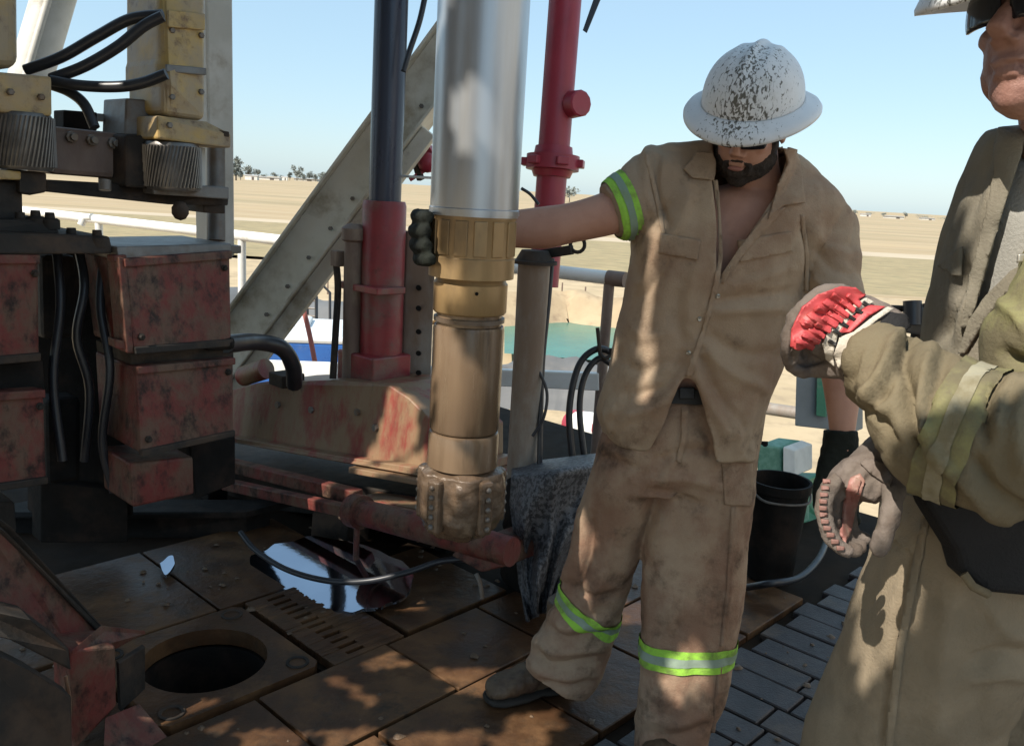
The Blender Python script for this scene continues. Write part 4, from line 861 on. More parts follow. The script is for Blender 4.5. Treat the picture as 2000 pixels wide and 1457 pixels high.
# ------------------------------------------------------------------ people: cloth and skin as continuous surfaces
def fuse(mb, voxel, it=4, fac=0.5):
    me = raw_mesh(mb); o = bpy.data.objects.new('tmp', me); COL.objects.link(o)
    r = o.modifiers.new('r', 'REMESH'); r.mode = 'VOXEL'; r.voxel_size = voxel
    if it: s = o.modifiers.new('s', 'SMOOTH'); s.factor = fac; s.iterations = it
    dg = bpy.context.evaluated_depsgraph_get(); dg.update()
    out = bpy.data.meshes.new_from_object(o.evaluated_get(dg))
    bpy.data.objects.remove(o); return out
def arrs(me):
    n = len(me.vertices); v = np.empty(n*3); me.vertices.foreach_get('co', v); nn = np.empty(n*3); me.vertices.foreach_get('normal', nn)
    return v.reshape(-1, 3), nn.reshape(-1, 3)
def put(me, v): me.vertices.foreach_set('co', v.ravel()); me.update()
def segdist(px, poly):
    best = np.full(len(px), 1e9)
    for a, b in zip(poly[:-1], poly[1:]):
        a = np.array(a, float); d = np.array(b, float)-a; t = np.clip(((px-a)@d)/(d@d+1e-9), 0, 1)
        best = np.minimum(best, np.linalg.norm(px-a-t[:, None]*d, axis=1))
    return best
def folds(me, fl=(), noise=(), side=True):
    """cloth folds: ridges and creases along lines seen in the photo, plus fine random wrinkling"""
    v, n = arrs(me); p = pix(v); disp = np.zeros(len(v)); face = (n*(CP-v)).sum(1) > 0
    for poly, wd, h in fl:
        pl = spline(np.array(poly, float), 5) if len(poly) > 2 else np.array(poly, float)
        dd_ = segdist(p[:, :2], pl); L = len(pl)
        e = np.minimum(1, np.linalg.norm(p[:, :2]-pl[0], axis=1)/(wd*1.5)+.25)*np.minimum(1, np.linalg.norm(p[:, :2]-pl[-1], axis=1)/(wd*1.5)+.25)
        disp += np.where(face, 1.3*h*np.exp(-(dd_/wd)**2)*e, 0)
    for nz in noise:
        sc, amp, st = nz[:3]; q = v*np.array(st)*sc
        if len(nz) > 3:                                         # sharp creases
            q = q+0.6*pnoise(v*6+9)[:, None]; r_ = np.abs(pnoise(q)); disp += amp*(np.clip(r_*3.2, 0, 1)-0.6)
        else: disp += amp*(pnoise(q)+0.4*pnoise(q*2.1+5))
    put(me, v+n*disp[:, None]); return me
def cut_open(me, poly, front=True):
    v, n = arrs(me); p = pix(v); k = inpoly(p[:, 0], p[:, 1], poly) & ((n*(CP-v)).sum(1) > 0)
    bm = bmesh.new(); bm.from_mesh(me); bm.verts.ensure_lookup_table()
    bmesh.ops.delete(bm, geom=[bm.verts[i] for i in np.nonzero(k)[0]], context='VERTS')
    for _ in range(14):                                     # even out the cut edge
        new = {}
        for v in bm.verts:
            nb = [e.other_vert(v) for e in v.link_edges if e.is_boundary]
            if len(nb) == 2: new[v] = v.co*.4+(nb[0].co+nb[1].co)*.3
        for q, c in new.items(): q.co = c
    bm.to_mesh(me); bm.free(); return me
def bvh_of(*meshes):
    vs = []; fs = []
    for me in meshes:
        o = len(vs); vs += [v.co.copy() for v in me.vertices]; fs += [[o+i for i in p.vertices] for p in me.polygons]
    return BVHTree.FromPolygons(vs, fs)
def patch(bv, poly, off, thick, m, name, par, step=5, dfall=None, lift=None):
    """a cloth piece lying on the garment beneath it (collar, flap, pocket): follows its surface, has its own thickness"""
    xs = [q[0] for q in poly]; ys = [q[1] for q in poly]
    b = bmesh.new(); P = [b.verts.new((x, y, 0)) for x, y in poly]; b.faces.new(P)
    for ax in (0, 1):
        lo, hi = (min(xs), max(xs)) if ax == 0 else (min(ys), max(ys))
        c = lo+step
        while c < hi:
            no = (1, 0, 0) if ax == 0 else (0, 1, 0); co = (c, 0, 0) if ax == 0 else (0, c, 0)
            bmesh.ops.bisect_plane(b, geom=b.verts[:]+b.edges[:]+b.faces[:], plane_co=co, plane_no=no); c += step
    O = Vector(CP); last = dfall; tt = {}; dv_ = {}
    for v in sorted(b.verts, key=lambda q: (q.co.x, q.co.y)):
        x, y = v.co.x, v.co.y; d = at(x, y, 1.0)-CP; dv = Vector(d).normalized(); k_ = float(np.array(dv)@FW)
        h = bv.ray_cast(O, dv); ok = h[0] is not None and h[1].dot(dv) < 0.05 and (last is None or abs(float((np.array(h[0])-CP)@FW)-last) < 0.2)
        if ok: last = float((np.array(h[0])-CP)@FW)
        tt[v] = (last/k_, ok); dv_[v] = dv
    T_ = {v: t[0] for v, t in tt.items()}
    for it in range(10):                                    # let the cloth lie evenly
        T_ = {v: (T_[v]*.5+.5*sum(T_[e.other_vert(v)] for e in v.link_edges)/len(v.link_edges) if (not tt[v][1] or it < 4) else T_[v]) for v in T_}
    for v in T_: v.co = O+dv_[v]*(T_[v]-off-(lift(0, 0) if lift else 0))
    me = bpy.data.meshes.new(name); b.to_mesh(me); b.free()
    o = link(name, me, m, par, smooth=40); s = o.modifiers.new('t', 'SOLIDIFY'); s.thickness = thick; s.offset = 0
    return o
def stud(bv, x, y, r, m, name, par, d0):
    dv = Vector(at(x, y, 1.0)-CP).normalized(); h = bv.ray_cast(Vector(CP), dv)
    p = np.array(h[0]) if h[0] is not None else at(x, y, d0); nrm = np.array(h[1]) if h[0] is not None else -np.array(dv)
    if nrm@np.array(dv) > 0: nrm = -nrm
    link(name, MB().lathe(p-nrm*.002, nrm, [(0, r), (.004, r), (.006, r*.7), (.0045, r*.4)], 14), m, par, smooth=50)

def cloth(name, c1, c2, **k):
    return mat(name, c1, c2, k.pop('sc', 5), k.pop('rough', 0.85), rvar=0.08, spec=0.25, bump=k.pop('bump', 0.35), bs=k.pop('bs', 220), **k)
m_khaki = cloth('khaki_cloth', (0.43, 0.325, 0.225), (0.38, 0.28, 0.195), dirt=(0.31, 0.20, 0.13), da=0.44, ds=4.5, dirt2=(0.10, 0.065, 0.045), d2a=0.33, d2s=8, soft=0.14)
m_khaki2 = cloth('khaki_trousers', (0.42, 0.31, 0.215), (0.36, 0.255, 0.175), dirt=(0.28, 0.165, 0.11), da=0.49, ds=5, dirt2=(0.085, 0.055, 0.038), d2a=0.39, d2s=8, soft=0.13)
m_olive = cloth('olive_cloth', (0.175, 0.145, 0.092), (0.14, 0.115, 0.074), dirt=(0.22, 0.18, 0.115), da=0.42, ds=6, dirt2=(0.075, 0.055, 0.04), d2a=0.29, d2s=9, soft=0.16)
m_olive2 = cloth('olive_trousers', (0.26, 0.21, 0.145), (0.21, 0.17, 0.118), dirt=(0.33, 0.265, 0.185), da=0.42, ds=6, dirt2=(0.06, 0.045, 0.035), d2a=0.31, d2s=9, soft=0.16)
m_vest = cloth('vest_cloth', (0.24, 0.215, 0.165), (0.19, 0.17, 0.13), dirt=(0.26, 0.235, 0.19), da=0.4, ds=8)
m_tee = cloth('grey_tshirt', (0.36, 0.35, 0.32), (0.32, 0.31, 0.28), dirt=(0.27, 0.25, 0.21), da=0.35, ds=7)
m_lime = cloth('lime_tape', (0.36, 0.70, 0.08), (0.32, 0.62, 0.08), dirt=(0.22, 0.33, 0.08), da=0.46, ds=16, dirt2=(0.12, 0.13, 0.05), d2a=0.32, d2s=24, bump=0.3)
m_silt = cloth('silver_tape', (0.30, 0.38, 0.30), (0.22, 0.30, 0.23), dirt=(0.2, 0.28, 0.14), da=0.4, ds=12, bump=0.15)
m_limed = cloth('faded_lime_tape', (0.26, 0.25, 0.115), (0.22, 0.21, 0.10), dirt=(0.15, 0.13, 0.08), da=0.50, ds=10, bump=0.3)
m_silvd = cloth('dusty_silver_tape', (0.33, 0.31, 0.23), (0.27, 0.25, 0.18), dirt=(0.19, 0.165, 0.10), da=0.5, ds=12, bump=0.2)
m_skin = mat('skin', (0.50, 0.27, 0.19), (0.44, 0.225, 0.155), 14, 0.5, dirt=(0.30, 0.14, 0.10), da=0.3, ds=11, bump=0.12, bs=260, spec=0.35)
m_hair = mat('dark_hair', (0.055, 0.038, 0.028), (0.03, 0.021, 0.016), 60, 0.6, bump=0.9, bs=240)
m_hat = None
m_belt = mat('belt_leather', (0.02, 0.018, 0.017), rough=0.5)
m_boot = mat('boot_leather', (0.085, 0.052, 0.032), (0.055, 0.034, 0.022), 18, 0.6, dirt=(0.13, 0.09, 0.055), da=0.48, ds=16, dirt2=(0.03, 0.024, 0.02), d2a=0.35, d2s=30, bump=0.4)
m_sole = mat('boot_sole', (0.03, 0.026, 0.022), rough=0.8, bump=0.3)
m_gdark = cloth('dark_green_glove', (0.014, 0.017, 0.013), (0.009, 0.011, 0.009), sc=20, bs=120)
m_ggrey = cloth('grey_glove', (0.20, 0.165, 0.145), (0.15, 0.125, 0.105), dirt=(0.10, 0.075, 0.06), da=0.42, ds=14, sc=14, bs=140)
m_gwhite = cloth('white_glove_trim', (0.58, 0.53, 0.45), (0.50, 0.45, 0.38), dirt=(0.35, 0.28, 0.2), da=0.38, ds=20)
m_gred = mat('red_glove_rubber', (0.50, 0.06, 0.065), (0.42, 0.05, 0.055), 14, 0.5, dirt=(0.42, 0.12, 0.10), da=0.3, ds=20, bump=0.2)
m_gpink = mat('dusty_red_rubber', (0.36, 0.15, 0.13), (0.30, 0.13, 0.11), 14, 0.55, dirt=(0.33, 0.22, 0.17), da=0.42, ds=24, bump=0.2)
m_lens = mat('dark_lens', (0.012, 0.013, 0.018), rough=0.12)
m_btn = mat('metal_button', (0.55, 0.52, 0.45), rough=0.35, metal=0.7)
m_pouch = cloth('black_pouch', (0.022, 0.021, 0.022), (0.015, 0.015, 0.016), rough=0.75)

def hat_mat(name, amt):
    m = mat(name, (0.74, 0.75, 0.76), (0.68, 0.69, 0.70), 7, 0.42, dirt=(0.46, 0.45, 0.41), da=0.36, ds=9, bump=0.06)
    t = m.node_tree; N = t.nodes; L = t.links; b = N['Principled BSDF']; old = b.inputs['Base Color'].links[0].from_socket
    tc = N.new('ShaderNodeTexCoord')
    at_ = N.new('ShaderNodeAttribute'); at_.attribute_name = 'splat'
    mp = N.new('ShaderNodeMapping'); mp.inputs['Scale'].default_value = (1.25, 1.25, 0.6); L.new(tc.outputs['Object'], mp.inputs[0])
    n1 = N.new('ShaderNodeTexNoise'); n1.inputs['Scale'].default_value = 125; n1.inputs['Detail'].default_value = 9; n1.inputs['Distortion'].default_value = 0.7; L.new(mp.outputs[0], n1.inputs['Vector'])
    a = N.new('ShaderNodeMath'); a.operation = 'MULTIPLY_ADD'; a.inputs[1].default_value = 0.265; L.new(at_.outputs['Fac'], a.inputs[0]); L.new(n1.outputs['Fac'], a.inputs[2])
    mr = N.new('ShaderNodeMapRange'); mr.inputs[1].default_value = 0.70; mr.inputs[2].default_value = 0.78; L.new(a.outputs[0], mr.inputs[0])
    mx = N.new('ShaderNodeMix'); mx.data_type = 'RGBA'; L.new(mr.outputs[0], mx.inputs[0]); L.new(old, mx.inputs[6]); mx.inputs[7].default_value = (0.11, 0.105, 0.09, 1)
    L.new(mx.outputs[2], b.inputs['Base Color']); return m
m_hat = hat_mat('white_hat', 1)

def camv(a): a = unit(a); return CR*a[0]+CU*a[1]-FW*a[2]
def frame(n, f):
    n = camv(n); f = camv(f); f = unit(f-n*(f@n)); return np.cross(n, f), f, n            # left, forward, up
def hard_hat(c, fr, par, name='hard_hat', a=0.116, b=0.137, h=0.125, bl=0.158, bb=0.182):
    l, f, n = fr; NT = 96; prof = []
    for t in np.linspace(0, 1, 22): prof.append(('d', t))
    vs = []; sp = []
    rings = [('b', 1.0, -0.006), ('b', 1.0, 0.0)]+[('b', t, 0.0) for t in (.85, .6, .35, .15, .03)]+[('d', t, 0) for t in np.linspace(0.0, 1, 26)]
    for kd, t, o in rings:
        for k in range(NT):
            th = 2*math.pi*k/NT; ct_, st_ = math.cos(th), math.sin(th)
            if kd == 'b':
                R0 = np.array([a*ct_, b*st_]); R1 = np.array([bl*ct_, bb*st_*(1.0 if st_ > 0 else 0.97)])
                q = R0+(R1-R0)*t; z = -0.026*t**1.3*(0.55+0.45*st_*st_)-0.006*(t > .9)+o+0.004*math.cos(2*th)*t
                x, y = q; s_ = 0.6*math.exp(-((x-.0)**2)/(2*.06**2))*max(0, st_)+.12
            else:
                u_ = t*math.pi/2; rr_ = math.cos(u_)**0.86; x, y = a*ct_*rr_, b*st_*rr_
                z = h*math.sin(u_)**0.92
                z += (0.009*math.exp(-(x/.011)**2)+0.0032*math.exp(-((abs(x)-.043)/.009)**2))*(math.sin(u_)**.7)*(1-math.exp(-((t-0.02)/.12)**2))
                s_ = (0.25+0.75*math.exp(-((x-.012)**2)/(2*.045**2)))*(0.35+0.65*(st_ > -.2))*(1-0.3*t)
            vs.append(c+l*x+f*y+n*z); sp.append(s_)
    m = len(rings)
    fs = [[i*NT+k, i*NT+(k+1) % NT, (i+1)*NT+(k+1) % NT, (i+1)*NT+k] for i in range(m-1) for k in range(NT)]
    me = bpy.data.meshes.new(name); me.from_pydata([tuple(q) for q in vs], [], fs); me.update()
    at_ = me.attributes.new('splat', 'FLOAT', 'POINT'); at_.data.foreach_set('value', sp)
    o = link(name, me, m_hat, par, smooth=60); s = o.modifiers.new('t', 'SOLIDIFY'); s.thickness = 0.003; s.offset = -1
    r = MB(); r.lathe(c-n*.03, n, [(0, a*.9), (.02, a*.92), (.02, a*.86), (0, a*.85)], 32)
    link('hat_liner', r, m_belt, o, smooth=40)
    return o
def head_mb(mb, h0, fr, neck_to, nr=0.058):
    l, f, n = fr; ax3 = [l, f, n]
    P3 = lambda x, y, z: h0+l*x+f*y+n*z
    mb.ball(P3(0, -.008, .02), 1, 20, (.076, .096, .10), ax3)                 # cranium
    mb.ball(P3(0, .03, -.04), 1, 18, (.064, .066, .075), ax3)                # face
    mb.ball(P3(0, .052, -.082), 1, 14, (.043, .043, .04), ax3)               # jaw and chin
    mb.ball(P3(0, .076, -.098), 1, 10, (.022, .018, .017), ax3)
    for s in (-1, 1):
        mb.ball(P3(s*.05, .02, -.062), 1, 12, (.022, .045, .035), ax3)
        mb.ball(P3(s*.040, .062, -.022), 1, 10, (.023, .019, .017), ax3)         # cheekbone
        mb.ball(P3(s*.033, .078, .018), 1, 10, (.028, .014, .009), ax3)          # brow
        mb.ball(P3(s*.080, -.004, -.008), 1, 10, (.009, .019, .031), ax3)        # ear
        mb.ball(P3(s*.012, .098, -.034), 1, 8, (.010, .010, .008), ax3)          # nostril wing
        mb.ball(P3(s*.031, .080, .002), 1, 10, (.013, .010, .010), ax3)          # eyeball under its lid
    mb.tube([P3(0, .086, .014), P3(0, .105, -.010), P3(0, .119, -.029)], [.0095, .0115, .0135], 10)
    mb.ball(P3(0, .095, -.059), 1, 10, (.024, .008, .0065), ax3); mb.ball(P3(0, .092, -.073), 1, 10, (.021, .009, .007), ax3)
    nb = P3(0, -.025, -.05)
    mb.tube([nb, (nb+neck_to)/2+f*.004, neck_to], [nr, nr, nr*1.12], 18)
    return P3
def boot(toe, heel, par, hh=0.16, lean=None):
    toe = np.array(toe); heel = np.array(heel); d = unit((toe-heel)*np.array([1, 1, 0])); sd = np.cross(Z, d); L_ = np.linalg.norm(toe-heel)
    def loft(sec, mb):
        vs = []; n = 20
        for s_, w_, z0, z1 in sec:
            c = heel+d*s_*L_
            for k in range(n):
                a = 2*math.pi*k/n; cx_, sz_ = math.cos(a), math.sin(a)
                vs.append(c*np.array([1, 1, 0])+sd*w_/2*math.copysign(abs(cx_)**.8, cx_)+Z*((z0+z1)/2+(z1-z0)/2*math.copysign(abs(sz_)**.8, sz_)))
        m = len(sec)
        return mb.add(vs, [[i*n+k, i*n+(k+1) % n, (i+1)*n+(k+1) % n, (i+1)*n+k] for i in range(m-1) for k in range(n)]+[list(range(n))[::-1], list(range((m-1)*n, m*n))])
    mb = loft([(0, .05, .03, .09), (.03, .075, .02, .14), (.15, .082, .02, .17), (.3, .082, .02, .165), (.42, .082, .02, .135), (.55, .09, .02, .105), (.7, .10, .02, .09), (.85, .098, .02, .084), (.95, .08, .022, .07), (1.0, .045, .03, .05)], MB())
    mb.tube([heel+d*.19*L_+Z*.10, heel+d*.18*L_+Z*.2, heel+d*.17*L_+Z*.3], [.05, .05, .054], 16)
    me = fuse(mb, .006, 3); folds(me, noise=[(30, .004, (1, 1, 1)), (22, .004, (1, 1, 1), 1)])
    bo = link('boot', me, m_boot, par, smooth=179)
    link('sole', loft([(0, .05, 0, .03), (.04, .082, 0, .032), (.3, .082, 0.002, .03), (.42, .08, .008, .03), (.6, .098, 0, .028), (.85, .104, 0, .028), (.97, .078, .004, .028), (1.01, .04, .012, .028)], MB()), m_sole, bo, smooth=50)
    mb = MB()
    for k in range(5):
        c = heel+d*(.40+.05*k)*L_+Z*(.148-.016*k); mb.tube([c-sd*.022, c+Z*.008, c+sd*.022], .0026, 5)
    link('laces', mb, m_sole, bo, smooth=60)
    return bo

# ================================================================= worker one (standing, arm round the casing)
p1 = thing('person', 'worker in khaki work clothes and full brim white hat reaching behind the silver casing', 'person', (*at(1290, 1400, 2.5)[:2], 0))
fr1 = frame((-0.09, 0.80, 0.60), (-0.50, -0.50, 0.70)); hc1 = at(1470, 197, 2.10); h1 = hc1-fr1[2]*.064
body = MB()
head_mb(body, h1, fr1, at(1478, 372, 2.24), .06)
body.rings([(1490, 345, 1560, 352, 2.24, .10), (1350, 380, 1610, 400, 2.25, .17), (1290, 450, 1590, 460, 2.26, .20), (1265, 540, 1560, 545, 2.28, .19), (1245, 640, 1530, 640, 2.31, .19), (1230, 740, 1480, 745, 2.33, .19), (1210, 850, 1440, 860, 2.37, .20)])
ARM_R = [(1290, 320, 1310, 420, 2.24, .11), (1232, 350, 1256, 440, 2.23, .10), (1172, 378, 1200, 458, 2.22, .095), (1110, 397, 1122, 474, 2.22, .092), (1060, 404, 1066, 486, 2.22, .09), (1000, 412, 1000, 484, 2.22, .075), (940, 424, 940, 482, 2.23, .062), (900, 430, 900, 480, 2.22, .05)]
body.rings(ARM_R, 5, 24, 2.1)
ARM_L = [(1570, 420, 1650, 440, 2.26, .11), (1590, 520, 1668, 525, 2.24, .10), (1592, 620, 1676, 622, 2.20, .098), (1600, 700, 1682, 705, 2.17, .092), (1612, 770, 1678, 775, 2.15, .078), (1622, 850, 1668, 852, 2.14, .06), (1620, 900, 1666, 905, 2.14, .055)]
body.rings(ARM_L, 5, 24, 2.1)
body.rings([(1180, 860, 1290, 870, 2.36, .16), (1135, 1010, 1240, 1015, 2.43, .13), (1105, 1150, 1200, 1165, 2.52, .11), (1070, 1280, 1140, 1320, 2.61, .09)], 5, 20)
body.rings([(1290, 860, 1440, 870, 2.36, .16), (1280, 1060, 1430, 1060, 2.37, .14), (1270, 1250, 1400, 1255, 2.39, .12), (1270, 1420, 1350, 1420, 2.40, .10)], 5, 20)
bme = fuse(body, .0048, 2)
link('body', bme, m_skin, p1, smooth=179)
l, f_, n_ = fr1; Q = lambda x, y, z: h1+l*x+f_*y+n_*z
bd_ = MB()
for t in np.linspace(-1, 1, 15):
    a = t*1.45; bd_.ball(Q(.062*math.sin(a), .022+.056*math.cos(a), -.092+.03*abs(t)**1.5), 1, 8, (.02, .016, .026), [l, f_, n_])
bd_.ball(Q(0, .078, -.103), 1, 10, (.03, .026, .022), [l, f_, n_]); bd_.ball(Q(0, .096, -.081), 1, 8, (.028, .012, .013), [l, f_, n_])
for t in np.linspace(-1, 1, 7): bd_.ball(Q(.027*t, .0945-.009*t*t, -.051-.012*t*t), 1, 8, (.008, .006, .0048), [l, f_, n_])
for s in (-1, 1): bd_.ball(Q(s*.066, .012, -.035), 1, 8, (.010, .016, .034), [l, f_, n_]); bd_.ball(Q(s*.03, .088, -.072), 1, 8, (.008, .01, .018), [l, f_, n_])
bd_.ball(Q(0, .092, -.078), 1, 10, (.027, .0115, .010), [l, f_, n_])
link('lips', MB().ball(Q(0, .1035, -.067), 1, 12, (.019, .0055, .006), [l, f_, n_]), mat('lip_skin', (0.34, 0.15, 0.12), rough=0.5), p1, smooth=60)
me = fuse(bd_, .0035, 2); folds(me, noise=[(170, .003, (1, 1, .5)), (60, .002, (1, 1, 1))]); link('beard', me, m_hair, p1, smooth=179)
hr_ = MB().ball(Q(0, -.03, -.005), 1, 16, (.081, .079, .07), [l, f_, n_]); me = fuse(hr_, .006, 1); folds(me, noise=[(90, .004, (1, 1, 1))]); link('hair', me, m_hair, p1, smooth=179)
def glasses(P3, fr, par):
    l, f, n = fr; mb = MB()
    for s in (-1, 1):
        vs = []
        for j in range(7):
            for i in range(11):
                u_, v_ = i/10*2-1, j/6*2-1; u2 = u_*math.sqrt(1-.35*v_*v_)
                x = s*(.036+.030*u2); y = .104-.9*(abs(x)-.01)**2*8; vs.append(P3(x, y, .004+.019*v_))
        mb.add(vs, [[j*11+i, j*11+i+1, (j+1)*11+i+1, (j+1)*11+i] for j in range(6) for i in range(10)])
    o = link('sunglasses', mb, m_lens, par, smooth=60); s = o.modifiers.new('t', 'SOLIDIFY'); s.thickness = .003
    for s in (-1, 1): link('temple', MB().tube(spline([P3(s*.066, .080, .012), P3(s*.078, .05, .012), P3(s*.083, -.01, .010)], 4), .0035, 6), m_lens, o, smooth=60)
    link('bridge', MB().tube([P3(-.01, .106, .014), P3(0, .109, .015), P3(.01, .106, .014)], .003, 6), m_lens, o, smooth=60)
glasses(Q, fr1, p1)
hard_hat(hc1, fr1, p1)

# shirt
sh = MB()
sh.rings([(1182, 862, 1472, 893, 2.35, .27), (1166, 800, 1494, 820, 2.335, .275), (1186, 730, 1518, 735, 2.32, .275), (1202, 660, 1540, 662, 2.305, .275), (1220, 580, 1562, 582, 2.285, .285), (1232, 500, 1588, 510, 2.265, .295), (1232, 420, 1622, 445, 2.25, .28), (1226, 345, 1652, 410, 2.24, .23), (1262, 296, 1622, 366, 2.235, .16), (1335, 282, 1575, 316, 2.235, .12), (1385, 282, 1560, 300, 2.235, .10)], 6, 40, 2.4)
sh.rings([(1330, 284, 1350, 470, 2.24, .17), (1268, 288, 1300, 480, 2.24, .165), (1222, 322, 1268, 466, 2.235, .15), (1190, 348, 1234, 462, 2.225, .14), (1168, 368, 1212, 458, 2.22, .13)], 6, 30, 2.2)
sh.rings([(1540, 345, 1640, 400, 2.25, .15), (1552, 410, 1668, 428, 2.25, .15), (1566, 500, 1674, 508, 2.235, .14), (1574, 570, 1680, 572, 2.215, .135), (1576, 612, 1682, 614, 2.205, .13)], 6, 30, 2.2)
sme = fuse(sh, .0065, 4)
folds(sme, [
    ([(1268, 290), (1262, 360), (1285, 430)], 10, .006), ([(1285, 300), (1278, 370), (1300, 440)], 9, -.008), ([(1240, 470), (1262, 440), (1300, 400)], 9, -.009), ([(1300, 470), (1330, 430), (1350, 370)], 12, .006),
    ([(1330, 740), (1290, 790), (1215, 815)], 11, .008), ([(1335, 700), (1300, 755), (1230, 770)], 10, -.008), ([(1352, 690), (1372, 760), (1420, 850)], 10, .010), ([(1368, 690), (1400, 760), (1445, 830)], 10, -.010), ([(1372, 680), (1430, 730), (1500, 760)], 12, .009), ([(1380, 650), (1450, 690), (1525, 690)], 12, -.008),
    ([(1390, 610), (1460, 605), (1540, 600)], 11, .007), ([(1395, 590), (1460, 580), (1550, 570)], 10, -.007), ([(1420, 560), (1480, 545), (1560, 520)], 12, .005),
    ([(1230, 640), (1260, 660), (1300, 650)], 10, .005), ([(1215, 700), (1250, 725), (1320, 700)], 11, -.006), ([(1240, 560), (1262, 540), (1290, 480)], 11, .007), ([(1255, 580), (1285, 545), (1310, 500)], 9, -.006),
    ([(1570, 440), (1580, 500), (1572, 580)], 8, -.010), ([(1590, 440), (1610, 480), (1670, 500)], 11, .006), ([(1590, 480), (1620, 520), (1672, 540)], 10, -.006), ([(1580, 540), (1620, 565), (1676, 575)], 10, .006),
    ([(1350, 640), (1348, 560), (1375, 480)], 12, .004), ([(1330, 560), (1320, 620), (1340, 680)], 12, -.005), ([(1440, 420), (1480, 430), (1540, 410)], 14, .004), ([(1205, 790), (1190, 820), (1200, 850)], 10, .008),
    ([(1180, 380), (1225, 470)], 6, .004), ([(1500, 760), (1480, 820), (1470, 880)], 14, -.008), ([(1430, 800), (1440, 850), (1445, 890)], 10, .007)],
    [(7, .011, (1, 1, .7)), (11, .0055, (1, 1, .5), 1), (23, .004, (1, 1, .6)), (45, .0016, (1, 1, 1))])
OPEN = [(1398, 300), (1392, 345), (1402, 420), (1403, 500), (1398, 560), (1420, 525), (1452, 470), (1492, 410), (1535, 345), (1552, 300), (1548, 240), (1385, 240)]
HEM = [(1338, 735), (1318, 775), (1300, 830), (1278, 868), (1250, 925), (1400, 930), (1392, 860), (1372, 800), (1355, 745)]
def drop_cap(me, y0):
    v, n = arrs(me); p = pix(v); k = (n[:, 2] < -0.6) & (p[:, 1] > y0)
    bm = bmesh.new(); bm.from_mesh(me); bm.verts.ensure_lookup_table()
    bmesh.ops.delete(bm, geom=[bm.verts[i] for i in np.nonzero(k)[0]], context='VERTS'); bm.to_mesh(me); bm.free()
drop_cap(sme, 835)
cut_open(sme, OPEN); cut_open(sme, HEM)
SB = bvh_of(sme)
so_ = link('shirt', sme, m_khaki, p1, smooth=179); q_ = so_.modifiers.new('t', 'SOLIDIFY'); q_.thickness = .004
patch(SB, [(1362, 296), (1392, 300), (1398, 318), (1394, 352), (1352, 348), (1335, 330)], .010, .005, m_khaki, 'collar', so_, dfall=2.14)
patch(SB, [(1530, 290), (1552, 292), (1562, 318), (1572, 396), (1530, 402), (1500, 428), (1520, 360), (1540, 318)], .010, .005, m_khaki, 'collar', so_, dfall=2.16)
patch(SB, [(1540, 288), (1556, 292), (1552, 330), (1530, 372), (1520, 366), (1536, 318)], .016, .005, m_khaki, 'collar_band', so_, dfall=2.16)
patch(SB, [(1392, 352), (1402, 420), (1404, 500), (1390, 570), (1372, 640), (1350, 700), (1338, 735), (1352, 735), (1368, 680), (1388, 610), (1406, 545), (1412, 500), (1408, 420), (1402, 352)], .003, .004, m_khaki, 'placket', so_, 6, dfall=2.2)
patch(SB, [(1500, 412), (1535, 405), (1450, 500), (1412, 555), (1404, 545), (1440, 490)], .005, .004, m_khaki, 'lapel', so_, 6, dfall=2.2)
patch(SB, [(1440, 470), (1545, 452), (1546, 492), (1446, 512)], .004, .003, m_khaki, 'pocket_flap', so_, 7, dfall=2.2)
patch(SB, [(1290, 455), (1368, 470), (1362, 508), (1286, 494)], .004, .003, m_khaki, 'pocket_flap', so_, 7, dfall=2.2)
patch(SB, [(1258, 300), (1266, 298), (1286, 380), (1300, 455), (1292, 458), (1278, 384)], .003, .003, m_khaki, 'armhole_seam', so_, 6, dfall=2.2)
patch(SB, [(1562, 420), (1570, 420), (1580, 500), (1580, 570), (1572, 570), (1572, 500)], .003, .003, m_khaki, 'armhole_seam', so_, 6, dfall=2.2)
for x, y in ((1427, 523), (1402, 578), (1366, 623), (1345, 689)): stud(SB, x, y, .0062, m_btn, 'button', so_, 2.15)
# reflective tape on the sleeve
nr_ = unit(at(1190, 412, 2.22)-at(1240, 395, 2.23))
def slab_band(me, c0, c1, nrm, keep, off):
    b = bmesh.new(); b.from_mesh(me); G_ = lambda: b.verts[:]+b.edges[:]+b.faces[:]
    bad = [v for v in b.verts if not keep(np.array(v.co))]; bmesh.ops.delete(b, geom=bad, context='VERTS')
    bmesh.ops.bisect_plane(b, geom=G_(), plane_co=c0, plane_no=nrm, clear_outer=True)
    bmesh.ops.bisect_plane(b, geom=G_(), plane_co=c1, plane_no=-nrm, clear_outer=True)
    b.normal_update()
    for v in b.verts: v.co += v.normal*off
    out = bpy.data.meshes.new('tape'); b.to_mesh(out); b.free(); return out
def tape(me, c, nrm, wd, keep, par, ml, ms, off=.004):
    nrm = unit(nrm); c = np.array(c)
    o = link('reflective_tape', slab_band(me, Vector(c+nrm*wd/2), Vector(c-nrm*wd/2), Vector(nrm), keep, off), ml, par, smooth=179)
    link('silver_stripe', slab_band(me, Vector(c+nrm*wd*.18), Vector(c-nrm*wd*.18), Vector(nrm), keep, off+.0015), ms, o, smooth=179)
kpx = lambda x0, y0, x1, y1: (lambda p: (lambda q: x0 < q[0] < x1 and y0 < q[1] < y1)(pix(p)))
kpoly = lambda P_: (lambda p: (lambda q: bool(inpoly(np.array([q[0]]), np.array([q[1]]), P_)[0]))(pix(p)))
tape(sme, at(1213, 404, 2.225), nr_, .052, kpoly([(1120, 320), (1268, 320), (1266, 430), (1240, 468), (1215, 480), (1120, 480)]), so_, m_lime, m_silt)
